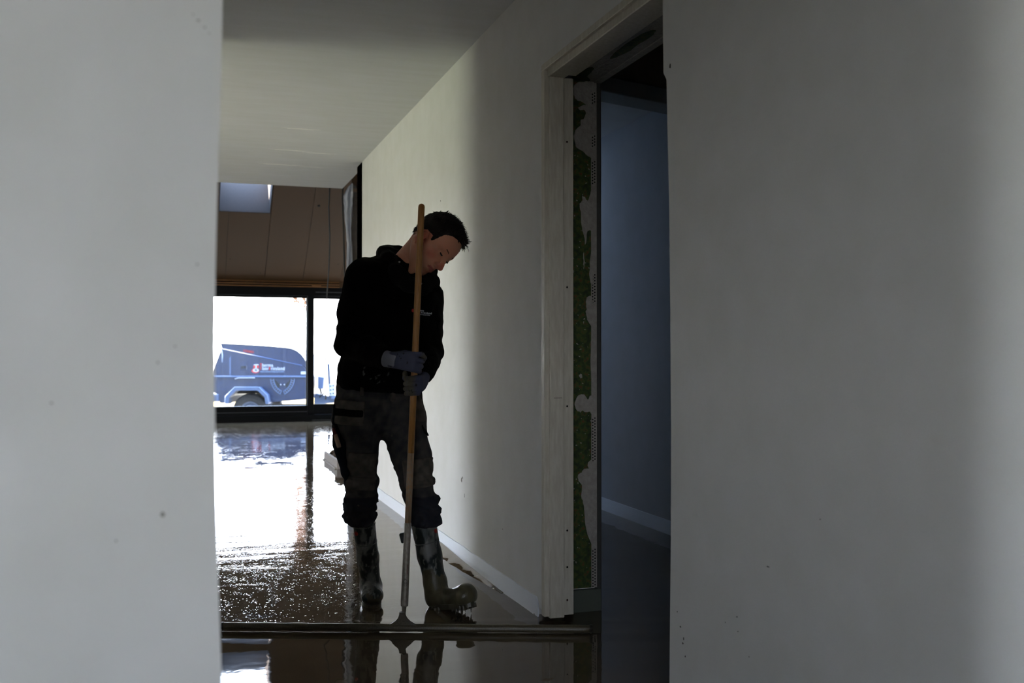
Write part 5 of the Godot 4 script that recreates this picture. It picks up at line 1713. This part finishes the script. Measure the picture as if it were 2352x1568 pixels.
func trousers(waist: Vector3, r_hip: Vector3, l_hip: Vector3, r_knee: Vector3, l_knee: Vector3, r_ankle: Vector3, l_ankle: Vector3) -> void:
	var p: Array[Prim] = []
	p.append(cap(w(838, 892, 4.35), w(918, 898, 4.42), 0.122, 0.098, 0.05))
	p.append(cap(w(828, 950, 4.34), w(924, 955, 4.43), 0.116, 0.098, 0.05))
	p.append(cap(w(822, 968, 4.335), w(822, 1040, 4.30), 0.106, 0.081, 0.03))
	p.append(cap(w(822, 1040, 4.30), r_knee, 0.081, 0.067, 0.03))
	p.append(cap(w(924, 970, 4.42), w(946, 1050, 4.36), 0.104, 0.082, 0.03))
	p.append(cap(w(946, 1050, 4.36), w(957, 1115, 4.31), 0.082, 0.066, 0.03))
	# lower legs with the cloth bunched over the boot tops
	p.append(cap(r_knee, w(829, 1150, 4.30), 0.068, 0.066, 0.02))
	p.append(cap(w(829, 1150, 4.30), w(825, 1184, 4.325), 0.066, 0.064, 0.02))
	p.append(cap(w(821, 1180, 4.32), w(842, 1183, 4.33), 0.056, 0.040, 0.02))
	p.append(cap(w(826, 1184, 4.325), w(834, 1208, 4.345), 0.060, 0.046, 0.015))
	p.append(cap(w(957, 1115, 4.31), w(970, 1160, 4.31), 0.066, 0.066, 0.02))
	p.append(cap(w(972, 1160, 4.31), w(976, 1205, 4.31), 0.066, 0.066, 0.02))
	p.append(cap(w(992, 1145, 4.30), w(966, 1160, 4.28), 0.026, 0.02, 0.02))
	p.append(cap(w(996, 1178, 4.30), w(960, 1192, 4.27), 0.026, 0.02, 0.02))
	var wave := noise_of(231, 8.0, 3)
	var fine := noise_of(232, 30.0, 3)
	var mud := noise_of(233, 16.0, 4)
	var mud2 := noise_of(234, 55.0, 3)
	var y_knee := r_knee.y
	var relief_at := func(q: Vector3) -> float:
		var low := clampf((y_knee + 0.03 - q.y) / 0.12, 0.0, 1.0)
		var mid := clampf(1.0 - absf(q.y - y_knee - 0.02) / 0.18, 0.0, 1.0)
		var s := 0.007 * wave.get_noise_3d(q.x * 1.2, q.y * 1.1, q.z * 1.2) + 0.002 * fine.get_noise_3dv(q)
		s += low * 0.0065 * sin(q.y * 118.0 + q.x * 34.0 + 6.0 * wave.get_noise_3d(q.x * 1.5, q.y * 0.7, q.z * 1.5))
		s += mid * 0.003 * sin(q.y * 95.0 - q.x * 50.0 + 4.0 * wave.get_noise_3dv(q * 1.3))
		s += 0.003 * sin((q.y * 0.8 + q.x * 0.9) * 70.0) * clampf(1.0 - absf(q.y - r_hip.y + 0.10) / 0.16, 0.0, 1.0)
		return s
	var grey := lin(0.345, 0.325, 0.31)
	var colour := func(q: Vector3, n: Vector3) -> Color:
		var c := lin(0.215, 0.22, 0.235)
		c = c.lerp(grey, clampf(mud.get_noise_3dv(q) * 0.9 + 0.40, 0.0, 1.0))
		if q.y < y_knee - 0.05: c = c.lerp(lin(0.165, 0.175, 0.21), 0.8)
		if mud2.get_noise_3d(q.x * 1.4, q.y * 0.5, q.z * 1.4) > 0.66: c = lin(0.36, 0.345, 0.32)
		return c
	var cut_y := w(835, 1209, 4.33).y
	var cut_l := w(975, 1209, 4.31).y
	var mid_x := (r_knee.x + l_knee.x) * 0.5
	var f := func(q: Vector3) -> float:
		var d := field(q, p)
		if d < 0.05 and d > -0.05: d += relief_at.call(q)
		var local_x := (cam.transform.basis.inverse() * (q - (r_knee + l_knee) * 0.5)).x
		var cut := (cut_y if local_x < 0.0 else cut_l) - q.y
		return maxf(d, cut) if absf(cut) > 0.012 or absf(d) > 0.012 else maxf(d, cut) + 0.004
	var b := bounds(p, 0.02)
	var cl := tinted(cloth(Color(0.2, 0.2, 0.21), 0.9))
	mesh_of("trousers", joined([nets(b.position, b.end, 0.0072, f, colour)]), cl, mm)
	# pockets, knee pieces, belt loops: thicker cloth that follows the legs
	var dusty := func(q: Vector3, _n: Vector3) -> Color:
		return lin(0.29, 0.28, 0.265).lerp(lin(0.42, 0.39, 0.355), clampf(mud.get_noise_3dv(q * 1.4) * 0.8 + 0.50, 0.0, 1.0))
	var black_c := func(_q: Vector3, _n: Vector3) -> Color: return lin(0.075, 0.075, 0.08)
	var tw := (cam.position - mm.position - w(826, 950, 4.2)).normalized()
	tw.y = 0.0
	var rr := relief_at
	var bits := [
		["holster_pocket", 803, 948, 4.22, 33, 28, 0.016, dusty, -4.0], ["pocket_band", 800, 948, 4.22, 34, 9, 0.0185, black_c, -4.0],
		["knee_pocket", 830, 1084, 4.20, 33, 42, 0.009, dusty, -4.0], ["knee_flap", 832, 1100, 4.20, 34, 4, 0.012, dusty, -4.0],
		["knee_pocket", 968, 1088, 4.24, 40, 32, 0.010, dusty, 6.0], ["knee_flap", 970, 1108, 4.24, 38, 5, 0.013, dusty, 8.0],
		["belt_loop", 832, 893, 4.2, 5, 17, 0.010, dusty, -3.0], ["belt_loop", 903, 905, 4.25, 6, 18, 0.010, dusty, 0.0]]
	for s in bits:
		var xf := frame_at(w(s[1], s[2], s[3]), Vector3.UP, tw)
		xf.basis = xf.basis * Basis(Vector3.BACK, deg_to_rad(s[8]))
		mesh_of(s[0], joined([patch(p, s[6], 0.012, xf, Vector3(s[4] * 0.00188, s[5] * 0.00188, 0.085), 0.0048, 0.008, rr, s[7])]), cl, mm)
	# loose holster pocket and flaps on the far hip and thigh, seen against the wall
	var out_: Array[Prim] = [cap(w(955, 916, 4.32), w(966, 958, 4.31), 0.022, 0.020, 0.015), cap(w(963, 922, 4.34), w(972, 962, 4.33), 0.013, 0.011, 0.015), cap(w(950, 922, 4.32), w(957, 962, 4.31), 0.016, 0.014, 0.015)]
	mesh_of("hanging_pocket", joined([solid(out_, 0.005, func(q: Vector3) -> float: return 0.003 * fine.get_noise_3dv(q), dusty)]), cl, mm)
	var flap: Array[Prim] = [cap(w(962, 975, 4.37), w(983, 999, 4.36), 0.014, 0.005, 0.01), cap(w(966, 985, 4.40), w(978, 998, 4.40), 0.014, 0.006, 0.01)]
	mesh_of("pocket_flap", joined([solid(flap, 0.0045, null, black_c)]), cl, mm)
	var tab: Array[Prim] = [cap(w(982, 1058, 4.37), w(989, 1076, 4.37), 0.012, 0.007, 0.01), cap(w(976, 1030, 4.39), w(984, 1055, 4.38), 0.012, 0.012, 0.01)]
	mesh_of("pocket_flap", joined([solid(tab, 0.0045, null, black_c)]), cl, mm)
	# the long tool pocket on the near thigh
	var tp_: Array[Prim] = [cap(w(769, 962, 4.27), w(775, 1010, 4.25), 0.011, 0.020, 0.02), cap(w(780, 1022, 4.24), w(796, 1085, 4.235), 0.030, 0.020, 0.02), cap(w(796, 1085, 4.235), w(803, 1112, 4.25), 0.020, 0.010, 0.02), cap(w(768, 930, 4.29), w(769, 962, 4.27), 0.007, 0.009, 0.01)]
	mesh_of("tool_pocket", joined([solid(tp_, 0.005, func(q: Vector3) -> float: return 0.002 * fine.get_noise_3dv(q), func(_q: Vector3, _n: Vector3) -> Color: return lin(0.10, 0.12, 0.16))]), cl, mm)
	# what is carried in it: a knife with a red end
	var kn := thing("pocket_knife", "tool with dark red end and pale grip, stuck in the trousers side pocket", "tool")
	var o := mm.position
	var q0 := w(765, 979, 4.235) + o
	var q1 := w(770.5, 998, 4.225) + o
	var q2 := w(779, 1027, 4.205) + o
	obj("grip", tubed([q1.lerp(q2, -0.05), q1.lerp(q2, 0.15), q1.lerp(q2, 0.8), q2], [0.008, 0.0095, 0.010, 0.009], 12), textured(grain(240, 0.04, [0.0, Color(0.62, 0.50, 0.42), 1.0, Color(0.74, 0.62, 0.53)]), Vector3(20, 3, 20), 0.6), kn)
	obj("red_end", tubed([q0.lerp(q1, 0.15), q0.lerp(q1, 0.3), q1], [0.005, 0.008, 0.0095], 12), paint(Color(0.36, 0.06, 0.07), 0.5), kn)
	obj("cap", tubed([q0.lerp(q1, -0.1), q0.lerp(q1, 0.2)], [0.006, 0.0065], 10), paint(Color(0.08, 0.07, 0.07), 0.5), kn)


func boots(r_knee: Vector3, l_knee: Vector3, r_ankle: Vector3, l_ankle: Vector3) -> void:
	var rubber := tinted(bumped(paint(Color.WHITE, 0.34), relief(251, 0.12, 4.0), 0.25))
	rubber.uv1_triplanar = true
	rubber.uv1_scale = Vector3(9, 9, 9)
	var smear := noise_of(252, 14.0, 4)
	var streak := noise_of(253, 20.0, 3)
	var sole_m := tinted(paint(Color.WHITE, 0.45))
	for side in 2:
		var p: Array[Prim] = []
		var top: Vector3
		var ank: Vector3
		var heel: Vector3
		var toe: Vector3
		if side == 0:      # his right boot, flat on the floor, toe towards the lens
			top = w(836, 1200, 4.355)
			ank = w(852, 1345, 4.43)
			heel = Vector3(ank.x, 0.045, ank.z) + cam.transform.basis * Vector3(-0.005, 0, -0.02)
			toe = w(855.5, 1372, 4.315)
		else:              # his left boot, the heel set down and the toe raised, pointing right
			top = w(973, 1208, 4.315)
			ank = w(1000, 1340, 4.315)
			heel = w(1003, 1372, 4.315)
			toe = w(1074, 1366, 4.175)
		var dir := (toe - heel).normalized()
		var up := Vector3.UP if side == 0 else (ank - heel).normalized().lerp(Vector3.UP, 0.6).normalized()
		up = (up - dir * up.dot(dir)).normalized()
		var lat := dir.cross(up)
		if side == 0:
			p.append(cap(top, top.lerp(ank, 0.55), 0.049, 0.047, 0.02))
			p.append(cap(top.lerp(ank, 0.55), ank, 0.047, 0.044, 0.02))
			p.append(cap(ank, heel + up * 0.01, 0.045, 0.040, 0.02))
			p.append(cap(heel + up * 0.01, heel.lerp(toe, 0.55) + up * 0.004, 0.038, 0.032, 0.03))
			p.append(cap(heel.lerp(toe, 0.5) + lat * 0.008, toe - dir * 0.035 + lat * 0.016 - up * 0.004, 0.032, 0.031, 0.03))
			p.append(cap(heel.lerp(toe, 0.5) - lat * 0.008, toe - dir * 0.040 - lat * 0.018 - up * 0.004, 0.032, 0.031, 0.03))
		else:
			p.append(cap(top + Vector3(0, 0.01, 0), top.lerp(ank, 0.5), 0.055, 0.051, 0.02))
			p.append(cap(top.lerp(ank, 0.5), ank, 0.051, 0.047, 0.02))
			p.append(cap(ank, heel, 0.048, 0.046, 0.025))
			p.append(cap(heel, heel.lerp(toe, 0.55) - up * 0.008, 0.045, 0.030, 0.02))
			p.append(cap(ank.lerp(heel, 0.7), heel.lerp(toe, 0.45), 0.040, 0.026, 0.02))
			p.append(cap(heel.lerp(toe, 0.55) + lat * 0.008 - up * 0.006, toe + lat * 0.008 - dir * 0.014, 0.030, 0.045, 0.025))
			p.append(cap(heel.lerp(toe, 0.55) - lat * 0.010 - up * 0.006, toe - lat * 0.012 - dir * 0.018, 0.030, 0.044, 0.025))
		var base_h := 0.013
		var floor_of := func(q: Vector3) -> float: return (q - heel).dot(up) + (0.045 - base_h if side == 0 else 0.046 - base_h)
		var top_y := top.y + 0.004
		var wet := ank.y + (-0.03 if side == 0 else 0.06)
		var colour := func(q: Vector3, _n: Vector3) -> Color:
			var c := lin(0.10, 0.135, 0.135)
			var s := smear.get_noise_3d(q.x * 1.3, q.y * 0.7, q.z * 1.3)
			c = c.lerp(lin(0.47, 0.47, 0.455), clampf(s * 3.4 + 0.05, 0.0, 0.9))
			if streak.get_noise_3d(q.x * 2.2, q.y * 0.35, q.z * 2.2) > 0.34: c = c.lerp(lin(0.55, 0.55, 0.53), 0.75)
			var edge := wet + 0.05 * s + 0.02 * streak.get_noise_3dv(q)
			if q.y < edge: c = lin(0.37, 0.345, 0.26).lerp(lin(0.29, 0.27, 0.20), clampf(s + 0.5, 0.0, 1.0))
			return c
		var f := func(q: Vector3) -> float:
			var d := field(q, p)
			if d > 0.05: return d
			d += 0.0012 * smear.get_noise_3dv(q * 2.0)
			var under: float = -floor_of.call(q)
			var over := q.y - top_y - 0.10 * (q - top).dot(lat) * (1.0 if side else 0.0)
			return maxf(maxf(d, under), over)
		var b := bounds(p, 0.012)
		var says := "mud-smeared rubber boot standing flat" if side == 0 else "mud-coated rubber boot with its toe raised"
		var boot := mesh_of("boot", joined([nets(b.position, b.end, 0.005, f, colour)]), rubber, mm)
		boot.set_meta("label", says)
		# moulded rings round the shaft, the red badge, the pull tab
		for k in (3 if side == 0 else 2):
			var u: float = [0.30, 0.42, 0.02][k] if side == 0 else [0.27, 0.44, 0.03][k]
			var c := top.lerp(ank, u)
			var r: float = (0.0484 if side == 0 else 0.0534) - 0.004 * u
			var ring := []
			var ax := (top - ank).normalized()
			var sx := ax.cross(Vector3(0, 0, 1)).normalized()
			var sz := sx.cross(ax)
			for i in 25: ring.append(c + (sx * cos(TAU * i / 24) + sz * sin(TAU * i / 24)) * r)
			obj("moulded_ring", tubed(ring, [0.0022], 6, false), paint(Color(0.34, 0.345, 0.33), 0.5), boot)
		var bad := surface_point(p, 818.5, 1225, 0.0) if side == 0 else surface_point(p, 1001.0, 1219, 0.0)
		var bn := (bad - top.lerp(ank, 0.1))
		bn.y = 0.0
		bn = bn.normalized()
		if side == 1: bn = (cam.transform.basis * Vector3(0.93, 0, 0.35)).normalized()
		obj("badge", tubed([bad - bn * 0.003, bad + bn * 0.003], [0.0095], 14), paint(Color(0.72, 0.20, 0.15), 0.6), boot)
		if side == 1:
			var t0 := w(938, 1228, 4.30)
			var t1 := w(926, 1236, 4.29)
			obj("pull_tab", boxed(Vector3(-0.020, -0.022, -0.010), Vector3(0.012, 0.022, 0.010), 0.004, Transform3D(Basis(cam.transform.basis.x, 0.0 * Vector3.UP + cam.transform.basis.y, cam.transform.basis.z) * Basis(Vector3.BACK, 0.25), t1.lerp(t0, 0.3))), paint(Color(0.12, 0.14, 0.14), 0.5), boot)
		# lugged sole
		var st := new_st()
		var flen := (toe - heel).length()
		var sxf := Transform3D(Basis(lat, up, -dir), heel - up * ((0.045 if side == 0 else 0.046) - base_h))
		var outline := PackedVector2Array()
		for k in 28:
			var a := TAU * k / 28.0
			var along_ := 0.5 - 0.5 * cos(a)
			var half := 0.040 + 0.008 * along_ - 0.010 * exp(-pow((along_ - 0.40) / 0.16, 2.0))
			outline.append(Vector2(sin(a) * half * (1.0 if absf(sin(a)) < 0.75 else 1.0), lerpf(-0.045, flen + (0.034 if side == 0 else 0.026), along_)))
		prism(st, outline, -0.015, 0.006, sxf * Transform3D(Basis(Vector3(1, 0, 0), Vector3(0, 0, -1), Vector3(0, 1, 0)), Vector3.ZERO))
		obj("sole", st, paint(Color(0.26, 0.245, 0.19), 0.4), boot)
		if side == 1:
			for k in 11:
				for s in [-1.0, 0.0, 1.0]:
					var zz := lerpf(-0.03, flen - 0.002, k / 10.0)
					if absf(zz - flen * 0.42) < 0.03: continue
					var hw := 0.012 if absf(zz - flen * 0.5) < 0.1 else 0.010
					var deep := 0.012 if k > 6 else 0.005
					obj("lug", boxed(Vector3(s * 0.026 - hw, -0.012 - deep, -zz - 0.006), Vector3(s * 0.026 + hw, -0.004, -zz + 0.006), 0.002, sxf), paint(Color(0.25, 0.235, 0.18), 0.35), boot)
			var rng := RandomNumberGenerator.new()
			rng.seed = 77
			for k in 9:      # drips of screed hanging from the raised toe
				var c: Vector3 = sxf * Vector3(rng.randf_range(-0.04, 0.04), -0.022, -rng.randf_range(flen * 0.62, flen + 0.01))
				var l := rng.randf_range(0.012, 0.03)
				l = minf(l, maxf(c.y - 0.002, 0.004))
				obj("drip", tubed([c, c - Vector3(0, l * 0.6, 0), c - Vector3(0, l, 0)], [0.0035, 0.002, 0.0012], 6), paint(Color(0.22, 0.205, 0.155), 0.2), boot)


func gloves(r_wri: Vector3, l_wri: Vector3, r_elb: Vector3, l_elb: Vector3) -> void:
	var o := mm.position
	var dirt := noise_of(261, 60.0, 3)
	var knit := bumped(tinted(paint(Color.WHITE, 0.9)), relief(262, 0.3, 5.0), 0.4)
	knit.uv1_triplanar = true
	knit.uv1_scale = Vector3(20, 20, 20)
	var tips: Array[Vector3] = []
	var colour := func(q: Vector3, _n: Vector3) -> Color:
		var c := lin(0.285, 0.29, 0.365)
		var near := 1.0
		for t in tips: near = minf(near, q.distance_to(t))
		c = c.lerp(lin(0.34, 0.325, 0.27), clampf(1.6 - near / 0.017, 0.0, 1.0))
		if dirt.get_noise_3dv(q * 0.5) > 0.52: c = lin(0.14, 0.14, 0.15)
		return c
	# pole points
	var g := func(px: float, py: float, dd: float) -> Vector3: return w(px, py, view_depth(pole(py)) + dd)
	# right hand, on top: the back of the hand lies before the handle, the fingers close round its far side
	var p: Array[Prim] = []
	var mcp := [[951, 814], [953, 825.5], [951.5, 837], [948, 848]]
	var pip := [[969, 813.5], [970.5, 829], [967, 841.5], [963, 852.5]]
	for k in 4:
		var m0: Vector3 = g.call(896, 817 + 6 * k, -0.012)
		var m1: Vector3 = g.call(mcp[k][0], mcp[k][1], -0.033)
		var m2: Vector3 = g.call(pip[k][0], pip[k][1], -0.014)
		p.append(cap(m0, m1, 0.0150, 0.0115, 0.012))
		p.append(cap(m1, m2, 0.0112, 0.0100, 0.003))
		var m3: Vector3 = g.call(pip[k][0] - 3, pip[k][1] + 0.5, 0.012)
		var m4: Vector3 = g.call(pip[k][0] - 14, pip[k][1] + 1.0, 0.025)
		if k == 0:
			m3 = g.call(975, 822, -0.001)
			m4 = g.call(974, 825, 0.010)
		p.append(cap(m2, m3, 0.0100, 0.0096, 0.004))
		p.append(cap(m3, m4, 0.0096, 0.0088, 0.004))
		tips.append(m2.lerp(m3, 0.5))
	p.append(cap(g.call(905, 816, 0.0), g.call(930, 811, 0.020), 0.015, 0.012, 0.012))
	p.append(cap(g.call(930, 811, 0.020), g.call(956, 812, 0.028), 0.0115, 0.0095, 0.006))
	p.append(cap(g.call(900, 826, -0.010), g.call(935, 832, -0.028), 0.018, 0.015, 0.015))
	mesh_of("glove", joined([solid(p, 0.0026, null, colour)]), knit, mm).set_meta("label", "upper work glove, blue grey with a pale knitted cuff")
	# left hand below: it comes from the right, the fingers lie across the front of the handle
	tips.clear()
	p = []
	mcp = [[964, 867], [966, 879], [964.5, 891], [960, 902]]
	pip = [[943, 868.5], [941, 880], [941, 891.5], [943, 903]]
	for k in 4:
		var m0: Vector3 = g.call(974 - k, 866 + 6 * k, 0.055)
		var m1: Vector3 = g.call(mcp[k][0], mcp[k][1], -0.008)
		var m2: Vector3 = g.call(pip[k][0], pip[k][1], -0.0265)
		var m3: Vector3 = g.call(pip[k][0] - 9.5, pip[k][1] + 1.0, -0.010)
		var m4: Vector3 = g.call(pip[k][0] - 6.0, pip[k][1] + 1.5, 0.012)
		p.append(cap(m0, m1, 0.0140, 0.0112, 0.010))
		p.append(cap(m1, m2, 0.0112, 0.0100, 0.003))
		p.append(cap(m2, m3, 0.0100, 0.0095, 0.003))
		p.append(cap(m3, m4, 0.0095, 0.0085, 0.003))
		tips.append(m2)
		tips.append(m3)
	p.append(cap(g.call(968, 866, 0.050), g.call(946, 874, 0.030), 0.014, 0.0125, 0.012))
	p.append(cap(g.call(946, 874, 0.030), g.call(931, 868, 0.018), 0.0120, 0.0112, 0.006))
	p.append(cap(g.call(931, 868, 0.018), g.call(930, 857, 0.008), 0.0112, 0.0100, 0.005))
	tips.append(g.call(930, 858, 0.0))
	p.append(cap(g.call(975, 866, 0.07), g.call(968, 885, 0.03), 0.022, 0.018, 0.015))
	mesh_of("glove", joined([solid(p, 0.0026, null, colour)]), knit, mm).set_meta("label", "lower work glove, its fingers across the front of the handle")
	# knitted cuffs
	var pale := bumped(paint(Color(0.47, 0.475, 0.52), 0.9), relief(263, 0.3, 5.0), 0.4)
	pale.uv1_triplanar = true
	pale.uv1_scale = Vector3(20, 20, 20)
	var a0: Vector3 = g.call(884, 823, 0.005)
	var a1: Vector3 = g.call(913, 829, -0.012)
	obj("glove_cuff", ribbed(a0, a1, 0.034, 0.031), pale, mm)


func ribbed(a: Vector3, b: Vector3, ra: float, rb: float) -> SurfaceTool:
	var pts := []
	var rad := []
	for k in 15:
		pts.append(a.lerp(b, k / 14.0))
		rad.append(lerpf(ra, rb, k / 14.0) * (1.0 if k > 0 and k < 14 else 0.93))
	var st := tubed(pts, rad, 28)
	return st
